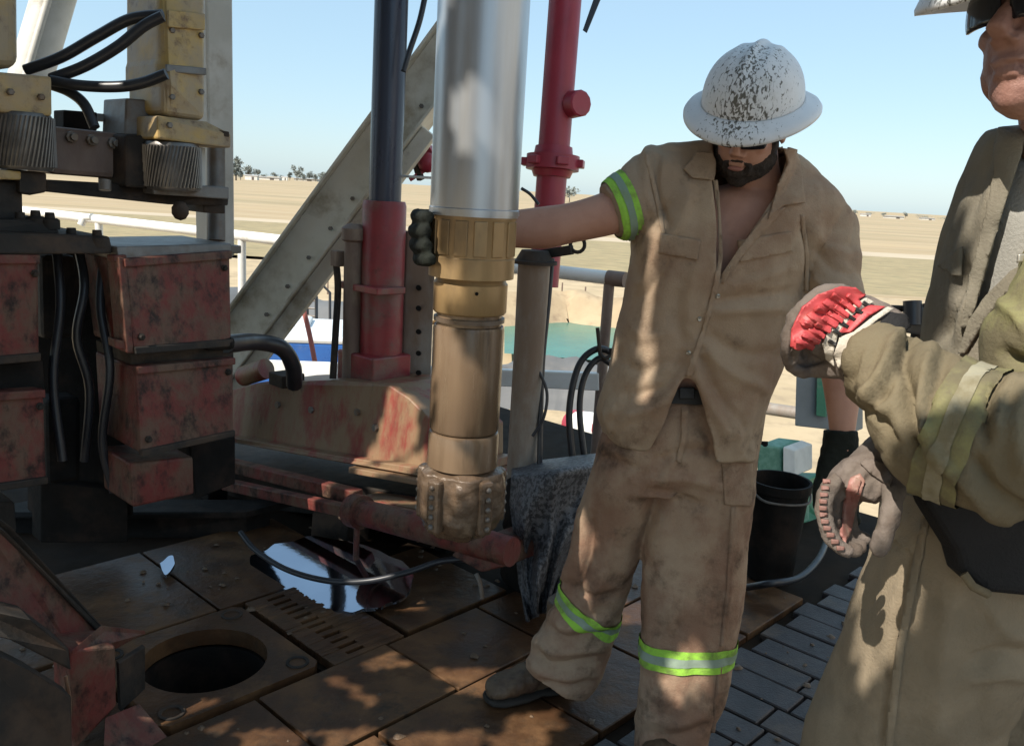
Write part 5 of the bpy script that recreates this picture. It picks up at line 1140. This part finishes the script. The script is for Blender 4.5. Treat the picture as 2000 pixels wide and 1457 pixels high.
# trousers
tr = MB()
tr.rings([(1188, 770, 1478, 780, 2.345, .22), (1178, 830, 1486, 850, 2.355, .25), (1160, 890, 1478, 905, 2.36, .25), (1150, 950, 1470, 955, 2.37, .24)], 5, 40, 2.5)
tr.rings([(1168, 860, 1320, 880, 2.355, .22), (1150, 930, 1286, 950, 2.375, .215), (1128, 1000, 1264, 1020, 2.41, .195), (1112, 1080, 1244, 1100, 2.45, .18), (1096, 1150, 1222, 1180, 2.50, .17), (1062, 1215, 1200, 1255, 2.55, .16), (1036, 1262, 1176, 1318, 2.585, .155), (1030, 1290, 1152, 1358, 2.61, .15)], 6, 34, 2.3)
tr.rings([(1300, 860, 1486, 850, 2.35, .22), (1272, 960, 1474, 940, 2.36, .215), (1262, 1050, 1464, 1040, 2.365, .20), (1254, 1150, 1452, 1145, 2.37, .19), (1250, 1250, 1438, 1250, 2.38, .18), (1244, 1350, 1418, 1350, 2.39, .175), (1238, 1440, 1388, 1435, 2.40, .17), (1236, 1500, 1368, 1495, 2.40, .165)], 6, 34, 2.4)
tme = fuse(tr, .007, 4)
folds(tme, [
    ([(1270, 960), (1310, 965), (1370, 990)], 9, -.012), ([(1275, 940), (1330, 935), (1400, 950)], 11, .009), ([(1285, 900), (1340, 880), (1400, 880)], 10, -.008), ([(1250, 920), (1200, 900), (1165, 890)], 10, -.007),
    ([(1340, 800), (1338, 850), (1290, 940)], 7, .005), ([(1370, 830), (1390, 870), (1380, 900)], 9, -.006),
    ([(1135, 1000), (1125, 1080), (1100, 1140)], 9, .009), ([(1155, 1010), (1145, 1100), (1118, 1160)], 8, -.010), ([(1190, 1050), (1180, 1120), (1150, 1180)], 12, .006),
    ([(1080, 1200), (1110, 1225), (1190, 1215)], 10, .010), ([(1068, 1225), (1110, 1248), (1195, 1235)], 8, -.012), ([(1050, 1250), (1090, 1275), (1180, 1262)], 10, .012), ([(1045, 1275), (1080, 1300), (1170, 1290)], 8, -.012), ([(1035, 1295), (1080, 1322), (1160, 1315)], 10, .011), ([(1060, 1330), (1100, 1342), (1150, 1338)], 8, -.008),
    ([(1100, 1130), (1140, 1160), (1215, 1165)], 9, -.008), ([(1430, 1010), (1425, 1150), (1412, 1260)], 6, .004), ([(1300, 1000), (1290, 1100), (1310, 1200)], 18, .006), ([(1330, 1300), (1340, 1360), (1320, 1430)], 14, .006), ([(1290, 1310), (1280, 1380), (1290, 1440)], 12, -.006),
    ([(1250, 1400), (1310, 1415), (1380, 1395)], 10, .008), ([(1250, 1430), (1310, 1440), (1380, 1420)], 8, -.008)],
    [(6, .011, (1, 1, .6)), (10, .006, (1, 1, .55), 1), (21, .004, (1, 1, .7)), (45, .0016, (1, 1, 1))])
to_ = link('trousers', tme, m_khaki2, p1, smooth=179)
TB = bvh_of(tme)
patch(TB, [(1332, 780), (1346, 780), (1342, 850), (1330, 905), (1320, 900), (1332, 845)], .003, .003, m_khaki2, 'fly', to_, 6, dfall=2.25)
patch(TB, [(1408, 880), (1470, 905), (1468, 990), (1416, 985)], .004, .003, m_khaki2, 'pocket', to_, 8, dfall=2.25)
link('belt', MB().rings([(1214, 750, 1462, 758, 2.335, .226), (1212, 776, 1462, 784, 2.338, .228)], 3, 36, 2.5), m_belt, p1, smooth=60)
link('belt_buckle', MB().box(at(1342, 768, 2.212), (.04, .006, .03), CR, -FW), m_belt, p1, bevel=.003)
tape(tme, at(1338, 1268, 2.38), unit(Z*1.0+FW*.10-CR*.05), .062, kpx(1225, 1150, 1470, 1390), to_, m_lime, m_silt)
ax_l = unit(at(1160, 1165, 2.49)-at(1120, 1255, 2.56))
tape(tme, at(1152, 1190, 2.51), ax_l+CR*.25, .055, kpx(1030, 1090, 1235, 1300), to_, m_lime, m_silt)
patch(TB, [(1428, 990), (1436, 990), (1426, 1150), (1414, 1262), (1406, 1262), (1419, 1150)], .003, .003, m_khaki2, 'side_seam', to_, 8, dfall=2.3)
patch(TB, [(1404, 1290), (1412, 1290), (1396, 1430), (1388, 1430)], .003, .003, m_khaki2, 'side_seam', to_, 8, dfall=2.3)
# boots
boot(gp(948, 1382, 0)+np.array([0, 0.02, 0]), gp(1120, 1352, 0)+np.array([0, .03, 0]), p1)
boot(gp(1265, 1535, 0), gp(1330, 1440, 0)+np.array([.03, .05, 0]), p1)
# gloves of worker one
gl = MB()
gl.rings([(1000, 408, 1000, 488, 2.225, .075), (950, 414, 950, 500, 2.225, .06), (900, 410, 900, 520, 2.215, .045), (862, 410, 862, 522, 2.19, .04)], 4, 20, 2.4)
for y, ex in ((422, 0), (450, -5), (478, -3), (505, 4)):
    gl.tube(spline([at(905, y+4, 2.21), at(862, y+2, 2.185), at(826+ex, y, 2.12), at(815+ex, y, 2.03), at(824+ex, y+2, 1.96), at(840+ex, y+3, 1.915)], 4), [.0175]*8+[.0165]*8+[.0155]*4+[.012], 12)
gl.tube(spline([at(930, 420, 2.2), at(900, 392, 2.18), at(860, 385, 2.15)], 4), [.019]*4+[.017]*4+[.012], 12)
me = fuse(gl, .0045, 3); folds(me, noise=[(60, .003, (1, 1, 1))]); link('glove', me, m_gdark, p1, smooth=179, label='dark green glove gripping the casing from behind')
gl = MB()
gl.rings([(1612, 840, 1672, 840, 2.14, .075), (1604, 880, 1676, 882, 2.14, .06), (1594, 920, 1680, 925, 2.135, .05), (1592, 955, 1676, 962, 2.13, .045)], 4, 20, 2.5)
for x, L_ in ((1602, 70), (1622, 82), (1644, 84), (1664, 70)):
    gl.tube(spline([at(x, 940, 2.13), at(x-2, 965, 2.125), at(x+2, 965+L_*.5, 2.11), at(x+9, 965+L_*.85, 2.09)], 4), [.0165]*8+[.014]*4+[.011], 10)
gl.tube(spline([at(1676, 890, 2.12), at(1694, 930, 2.09), at(1696, 975, 2.07)], 4), [.018]*4+[.016]*4+[.012], 10)
me = fuse(gl, .0045, 3); folds(me, noise=[(60, .003, (1, 1, 1))]); link('glove', me, m_gdark, p1, smooth=179, label='dark green glove on the hanging hand')

# ================================================================= worker two (close, at the right edge)
p2 = thing('person', 'worker at the right edge in an olive open coverall with red gloves', 'person', (*gp(1800, 1900)[:2], 0))
fr2 = frame((0.03, 0.985, 0.12), (-0.90, -0.13, 0.42)); l, f_, n_ = fr2
h2 = at(1930, 62, 1.0)-f_*.131+n_*.030; Q2 = lambda x, y, z: h2+fr2[0]*x+fr2[1]*y+fr2[2]*z
body = MB()
head_mb(body, h2, fr2, at(2105, 330, 1.16), .06)
body.rings([(2030, 300, 2190, 300, 1.17, .13), (1935, 380, 2330, 390, 1.2, .2), (1915, 480, 2340, 490, 1.22, .22), (1900, 600, 2330, 610, 1.24, .22), (1885, 720, 2310, 730, 1.26, .21), (1880, 840, 2300, 850, 1.28, .21), (1870, 980, 2290, 990, 1.3, .22)], 5, 30)
body.rings([(2330, 420, 2430, 470, 1.1, .11), (2330, 600, 2430, 620, 1.03, .10), (2260, 800, 2300, 930, .98, .10), (2100, 800, 2100, 950, .98, .095), (1900, 775, 1890, 920, 1.02, .085), (1760, 700, 1730, 800, 1.09, .065), (1700, 650, 1665, 735, 1.11, .06)], 5, 20)
body.rings([(2000, 640, 2080, 640, 1.14, .09), (1900, 760, 1960, 830, 1.15, .085), (1800, 830, 1830, 900, 1.17, .065), (1740, 880, 1770, 930, 1.18, .055)], 5, 20)
for ox in (0, 260):
    body.rings([(1780+ox, 980, 1990+ox, 980, 1.27, .16), (1690+ox*.95, 1350, 1860+ox*.95, 1350, 1.42, .14), (1620+ox*.9, 1700, 1730+ox*.9, 1700, 1.60, .11), (1590+ox*.85, 1930, 1670+ox*.85, 1930, 1.76, .09)], 5, 20)
m_skin2 = mat('weathered_skin', (0.36, 0.20, 0.155), (0.31, 0.165, 0.13), 16, 0.5, dirt=(0.24, 0.12, 0.095), da=0.42, ds=22, bump=0.3, bs=300, spec=0.35)
b2 = fuse(body, .0045, 2)
folds(b2, [([(1955, 128), (1980, 123), (2010, 126)], 5, -.004), ([(1962, 156), (1985, 154), (2005, 156)], 6, -.002), ([(1962, 74), (1980, 64), (1995, 72)], 5, -.003)], [(40, .0008, (1, 1, 1))])
link('body', b2, m_skin2, p2, smooth=179)
glasses(Q2, fr2, p2)
frh = frame((-0.16, 0.965, 0.18), (-0.90, -0.2, 0.42))
hat2 = hard_hat(h2+n_*.074+f_*.004, frh, p2, bb=.176)
hr_ = MB().ball(Q2(0, -.03, -.005), 1, 16, (.081, .079, .07), list(fr2)); me = fuse(hr_, .006, 1); folds(me, noise=[(90, .004, (1, 1, 1))]); link('hair', me, m_hair, p2, smooth=179)
link('tshirt', fuse(MB().rings([(1975, 308, 2200, 300, 1.155, .17), (1915, 380, 2345, 390, 1.19, .25), (1893, 480, 2350, 490, 1.21, .27), (1876, 600, 2340, 610, 1.23, .27), (1866, 720, 2320, 730, 1.25, .26), (1862, 850, 2300, 850, 1.27, .26)], 5, 36), .008, 4), m_tee, p2, smooth=179)
cv2 = MB().rings([(1948, 252, 2230, 240, 1.16, .16), (1926, 300, 2290, 295, 1.17, .22), (1890, 395, 2380, 400, 1.19, .29), (1866, 480, 2390, 490, 1.21, .31), (1838, 580, 2380, 600, 1.23, .31), (1820, 660, 2360, 680, 1.25, .31), (1815, 780, 2340, 790, 1.26, .31), (1800, 900, 2310, 910, 1.275, .31), (1760, 980, 2290, 1000, 1.29, .32)], 6, 44, 2.4)
cme = fuse(cv2, .008, 4)
folds(cme, [([(1960, 270), (1925, 400), (1900, 520)], 8, .004), ([(1900, 420), (1872, 520), (1862, 610)], 12, .006), ([(1885, 520), (1868, 600), (1840, 660)], 9, -.007), ([(1905, 560), (1880, 620), (1872, 660)], 10, .006)], [(8, .008, (1, 1, .7)), (13, .0045, (1, 1, .5), 1), (26, .003, (1, 1, .6))])
cut_open(cme, [(2060, 235), (1998, 262), (1985, 310), (1950, 420), (1918, 520), (1893, 615), (1925, 590), (1965, 545), (2030, 505), (2100, 480), (2120, 300)])
CB = bvh_of(cme)
vo = link('coverall_top', cme, m_vest, p2, smooth=179); q_ = vo.modifiers.new('t', 'SOLIDIFY'); q_.thickness = .005
patch(CB, [(1952, 252), (2002, 248), (1996, 300), (1964, 395), (1932, 500), (1905, 600), (1888, 640), (1876, 640), (1896, 540), (1925, 430), (1942, 340), (1945, 285)], .006, .006, m_vest, 'collar', vo, 7, dfall=1.1)
patch(CB, [(2020, 505), (2020, 545), (1965, 575), (1925, 625), (1885, 690), (1872, 690), (1893, 625), (1930, 575), (1975, 530)], .006, .006, m_vest, 'lapel', vo, 7, dfall=1.1)
patch(CB, [(1832, 520), (1852, 502), (1880, 482), (1878, 540), (1862, 538), (1848, 528)], .012, .006, m_vest, 'pocket_flap', vo, 6, dfall=1.15)
patch(CB, [(1988, 498), (2012, 494), (2012, 510), (1986, 514)], .012, .004, m_btn, 'snap_ring', vo, 5, dfall=1.08)
# sleeves
sl_ = MB()
SLV = [(2290, 690, 2260, 1040, 0.98, .19), (2130, 712, 2120, 1030, .985, .19), (2000, 722, 1990, 1004, 1.0, .185), (1905, 706, 1880, 984, 1.02, .175), (1835, 692, 1785, 945, 1.05, .155), (1785, 670, 1722, 880, 1.075, .135), (1752, 648, 1690, 812, 1.095, .12), (1738, 634, 1652, 768, 1.105, .11), (1722, 640, 1646, 750, 1.11, .10)]
sl_.rings(SLV, 6, 36, 2.2)
sl_.rings([(2320, 420, 2440, 470, 1.1, .15), (2300, 560, 2440, 600, 1.04, .15), (2270, 720, 2400, 850, .99, .16), (2180, 760, 2250, 980, .985, .17)], 5, 26, 2.2)
slm = fuse(sl_, .0058, 3)
folds(slm, [([(1790, 650), (1768, 700), (1770, 790), (1790, 880)], 11, -.016), ([(1815, 690), (1800, 760), (1806, 850)], 11, .010), ([(1745, 660), (1730, 720), (1690, 780)], 12, .010), ([(1760, 690), (1730, 760), (1700, 800)], 9, -.010), ([(1700, 690), (1690, 740), (1670, 760)], 8, .007), ([(1700, 770), (1712, 800), (1740, 790)], 10, .009), ([(1690, 800), (1720, 820), (1750, 870)], 9, -.008), ([(1850, 690), (1825, 740), (1806, 820)], 10, -.009),
    ([(1960, 735), (1930, 770), (1925, 860)], 8, -.009), ([(1975, 740), (1950, 790), (1945, 850)], 9, .007), ([(1905, 900), (1950, 960), (2010, 990)], 10, -.010), ([(1890, 930), (1930, 985), (1990, 1005)], 12, .009), ([(1820, 880), (1860, 920), (1900, 960)], 10, .007), ([(1995, 760), (1985, 850), (2000, 930)], 14, .007), ([(1720, 880), (1760, 930), (1800, 955)], 12, .006)],
    [(9, .011, (.7, 1, 1)), (13, .006, (.6, 1, 1), 1), (28, .004, (.7, 1, 1)), (60, .0015, (1, 1, 1))])
slo = link('sleeve', slm, m_olive, p2, smooth=179)
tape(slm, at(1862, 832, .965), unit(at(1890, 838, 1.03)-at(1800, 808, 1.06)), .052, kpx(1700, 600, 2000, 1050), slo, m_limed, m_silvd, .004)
ub = fuse(MB().rings([(2010, 470, 2110, 460, 1.22, .12), (1995, 515, 2125, 505, 1.14, .14), (1964, 572, 2160, 590, 1.06, .16), (1940, 620, 2170, 640, 1.05, .17), (1932, 680, 2170, 700, 1.05, .17), (1935, 760, 2160, 790, 1.06, .16), (1950, 830, 2120, 850, 1.10, .14), (1930, 880, 2040, 930, 1.14, .12)], 5, 30, 2.2), .007, 4)
folds(ub, [([(1965, 690), (1985, 705), (2010, 706)], 10, -.016), ([(1950, 590), (1990, 620), (2010, 660)], 9, .007)], [(14, .008, (1, 1, 1)), (30, .004, (1, 1, 1))])
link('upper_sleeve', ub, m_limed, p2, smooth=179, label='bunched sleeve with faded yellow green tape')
# lower sleeve cuff of the other arm
lc = fuse(MB().rings([(1960, 760, 1990, 900, 1.15, .13), (1850, 830, 1860, 950, 1.17, .12), (1760, 865, 1775, 955, 1.18, .10)], 5, 26, 2.2), .007, 3)
link('sleeve', lc, m_olive, p2, smooth=179)
# trousers
t2 = MB()
t2.rings([(1748, 930, 2290, 950, 1.285, .31), (1740, 1000, 2290, 1010, 1.30, .32), (1728, 1080, 2280, 1090, 1.31, .32)], 5, 40, 2.5)
t2.rings([(1742, 985, 2060, 985, 1.28, .27), (1716, 1100, 2040, 1100, 1.30, .26), (1676, 1230, 2000, 1235, 1.34, .25), (1630, 1350, 1955, 1360, 1.39, .24), (1578, 1470, 1890, 1480, 1.44, .23), (1530, 1650, 1800, 1660, 1.53, .21), (1510, 1880, 1730, 1890, 1.70, .18)], 6, 34, 2.4)
t2.rings([(2000, 985, 2290, 985, 1.29, .26), (1960, 1230, 2260, 1235, 1.36, .24), (1890, 1480, 2150, 1490, 1.45, .22), (1830, 1680, 2050, 1690, 1.56, .2), (1770, 1900, 1960, 1900, 1.72, .18)], 6, 34, 2.4)
t2m = fuse(t2, .008, 4)
folds(t2m, [([(1805, 975), (1775, 1120), (1745, 1270), (1722, 1457)], 5, -.006), ([(1820, 975), (1788, 1120), (1758, 1270), (1735, 1457)], 7, .005), ([(1790, 1000), (1770, 1040), (1745, 1060)], 9, -.006), ([(1860, 1150), (1840, 1280), (1830, 1450)], 22, .007), ([(1930, 1180), (1960, 1230), (2010, 1240)], 12, .007), ([(1900, 1290), (1960, 1270), (2010, 1280)], 11, -.008), ([(1880, 1330), (1950, 1310), (2010, 1320)], 11, .007)],
    [(6, .011, (1, 1, .6)), (11, .0055, (1, 1, .55), 1), (22, .0035, (1, 1, .7)), (45, .0015, (1, 1, 1))])
t2o = link('trousers', t2m, m_olive2, p2, smooth=179)
T2B = bvh_of(t2m, cme)
patch(T2B, [(1808, 975), (1822, 975), (1795, 1120), (1765, 1270), (1742, 1470), (1728, 1470), (1750, 1270), (1780, 1120)], .004, .004, m_olive2, 'side_seam', t2o, 9, dfall=1.2)
patch(T2B, [(1742, 955), (1812, 975), (1806, 1010), (1790, 1085), (1738, 1050), (1735, 1000)], .006, .005, m_olive2, 'side_flap', t2o, 8, dfall=1.15)
pouch = MB().prism([at(x, y, 1.135) for x, y in [(1800, 950), (1815, 990), (1868, 1075), (1880, 1118), (1925, 1158), (2030, 1168), (2080, 1168), (2080, 950)]], FW*0.05)
link('hip_pouch', pouch, m_pouch, p2, bevel=.012, label='black pouch hanging at the hip', seg=3)
link('pouch_strap', MB().tube([at(1882, 1120, 1.13), at(1900, 1145, 1.125), at(1930, 1160, 1.13)], .006, 8), m_olive, p2, smooth=60)
boot(gp(1480, 1930), gp(1640, 1880), p2); boot(gp(1700, 2010), gp(1860, 1920), p2)
# red glove (near hand, fist with curled fingers)
g = MB()
g.rings([(1772, 622, 1668, 770, 1.11, .075), (1742, 600, 1640, 735, 1.115, .07), (1706, 582, 1612, 706, 1.12, .062), (1672, 570, 1585, 690, 1.12, .056), (1645, 566, 1566, 676, 1.12, .05)], 4, 26, 2.4)
for (x0, y0, x1, y1, x2, y2, x3, y3) in ((1655, 578, 1618, 574, 1580, 598, 1572, 640), (1630, 596, 1592, 596, 1556, 622, 1550, 672), (1606, 622, 1574, 626, 1546, 650, 1545, 694), (1586, 654, 1562, 660, 1544, 682, 1552, 712)):
    g.tube(spline([at(x0, y0, 1.11), at(x1, y1, 1.095), at(x2, y2, 1.105), at(x3, y3, 1.13), at(x3+26, y3+14, 1.155)], 5), [.0132]*10+[.0126]*6+[.0118]*4+[.009], 12)
g.tube(spline([at(1650, 715, 1.12), at(1618, 715, 1.135), at(1590, 716, 1.15), at(1566, 722, 1.16)], 5), [.017]*6+[.0155]*6+[.013]*3+[.010], 12)
gm2 = fuse(g, .0032, 2); folds(gm2, [([(1640, 585), (1604, 588), (1568, 612), (1560, 655)], 4, -.006), ([(1616, 612), (1582, 614), (1550, 640), (1546, 685)], 4, -.006), ([(1594, 642), (1566, 646), (1545, 668), (1548, 705)], 4, -.006), ([(1560, 715), (1600, 705), (1650, 700)], 5, -.006), ([(1600, 690), (1640, 660), (1700, 590)], 5, -.004)], [(70, .0025, (1, 1, 1))])
go = link('glove', gm2, m_ggrey, p2, smooth=179, label='grey glove with red and white padded back')
GB = bvh_of(gm2)
patch(GB, [(1545, 645), (1566, 602), (1596, 576), (1640, 560), (1672, 562), (1690, 578), (1640, 606), (1612, 640), (1600, 668), (1558, 684), (1544, 676)], .004, .004, m_gred, 'knuckle_guard', go, 5, dfall=1.08)
for i in range(9):
    t = i/8; a_ = (1552+t*100, 668-t*88); b_ = (a_[0]+34-8*t, a_[1]+14+8*t); c_ = (a_[0]+4, a_[1]-10)
    patch(GB, [a_, (a_[0]+6, a_[1]-7), (b_[0]+4, b_[1]-8), b_], .0085, .006, m_gred, 'rib', go, 4, dfall=1.08)
for i in range(5):
    t = i/4; a_ = (1560+t*60, 630-t*50)
    patch(GB, [a_, (a_[0]+9, a_[1]-8), (a_[0]+50, a_[1]+22), (a_[0]+44, a_[1]+30)], .0065, .005, m_gred, 'rib', go, 4, dfall=1.08)
patch(GB, [(1606, 672), (1622, 636), (1650, 606), (1690, 582), (1706, 590), (1668, 612), (1636, 650), (1628, 690), (1630, 716), (1614, 700)], .005, .004, m_gwhite, 'white_trim', go, 5, dfall=1.1)
for i in range(6):
    t = i/5; c_ = (1616+66*t**1.2, 668-74*t**.8)
    patch(GB, [c_, (c_[0]+5, c_[1]-6), (c_[0]+20, c_[1]+4), (c_[0]+16, c_[1]+10)], .008, .003, m_belt, 'dark_bar', go, 4, dfall=1.1)
patch(GB, [(1636, 650), (1662, 618), (1700, 598), (1728, 600), (1696, 618), (1660, 650)], .006, .005, m_gred, 'back_pad', go, 5, dfall=1.1)
patch(GB, [(1628, 694), (1640, 660), (1668, 648), (1704, 620), (1732, 600), (1744, 604), (1712, 626), (1676, 658), (1652, 690), (1640, 720)], .007, .004, m_gwhite, 'white_trim', go, 5, dfall=1.1)
patch(GB, [(1648, 730), (1660, 690), (1690, 655), (1740, 612), (1768, 618), (1775, 640), (1720, 680), (1690, 730), (1668, 765)], .006, .006, m_pouch, 'wrist_cuff', go, 6, dfall=1.1)
# lower grey glove (other hand, fingers hanging)
g = MB()
g.rings([(1780, 905, 1704, 850, 1.18, .06), (1758, 935, 1674, 880, 1.175, .06), (1728, 965, 1638, 908, 1.17, .07), (1704, 985, 1614, 945, 1.168, .075)], 4, 24, 2.4)
for k_, (pts, r) in enumerate((([(1640, 935), (1614, 962), (1611, 1012), (1630, 1058), (1664, 1082)], .0118), ([(1652, 945), (1626, 975), (1626, 1024), (1646, 1064), (1682, 1076)], .0118), ([(1666, 950), (1642, 985), (1642, 1028), (1660, 1060), (1692, 1066)], .0115), ([(1682, 955), (1660, 990), (1660, 1024), (1674, 1048), (1700, 1052)], .0105))):
    g.tube(spline([at(x, y, 1.132+.026*k_) for x, y in pts], 5), [r]*10+[r*.93]*5+[r*.85]*5+[r*.6], 12)
g.tube(spline([at(1742, 925, 1.15), at(1744, 975, 1.115), at(1732, 1030, 1.105), at(1712, 1082, 1.115)], 5), [.0150]*5+[.0135]*5+[.0125]*5+[.009], 12)
g2 = fuse(g, .0032, 2); folds(g2, [([(1690, 900), (1660, 930), (1640, 980)], 6, -.003), ([(1606, 1000), (1640, 1008)], 4, -.003), ([(1636, 1030), (1670, 1032)], 4, -.003), ([(1700, 930), (1672, 955)], 5, -.003)], [(70, .0028, (1, 1, 1))])
g2o = link('glove', g2, m_ggrey, p2, smooth=179, label='dusty grey glove with hanging fingers and pink ribs')
G2B = bvh_of(g2)
patch(G2B, [(1652, 960), (1662, 934), (1680, 925), (1688, 940), (1680, 970), (1668, 1000), (1660, 1040), (1650, 1060), (1640, 1040), (1648, 1000)], .004, .004, m_gpink, 'back_pad', g2o, 5, dfall=1.14)
patch(G2B, [(1662, 950), (1672, 932), (1682, 938), (1672, 968), (1662, 985)], .007, .003, m_gpink, 'red_patch', g2o, 4, dfall=1.14)
m_grib = mat('grey_red_rubber', (0.26, 0.125, 0.105), (0.21, 0.11, 0.09), 20, 0.6, bump=0.3)
for i in range(11):
    t = i/10; x = 1612-10*math.sin(math.pi*t*.9)+30*t**3; y = 935+130*t
    patch(G2B, [(x-5, y), (x+10, y+2), (x+10, y+8), (x-5, y+9)], .002, .003, m_grib, 'rib', g2o, 4, dfall=1.13)
patch(G2B, [(1690, 895), (1730, 905), (1742, 930), (1738, 950), (1700, 925), (1680, 905)], .004, .004, m_ggrey, 'wrist_flap', g2o, 6, dfall=1.15)
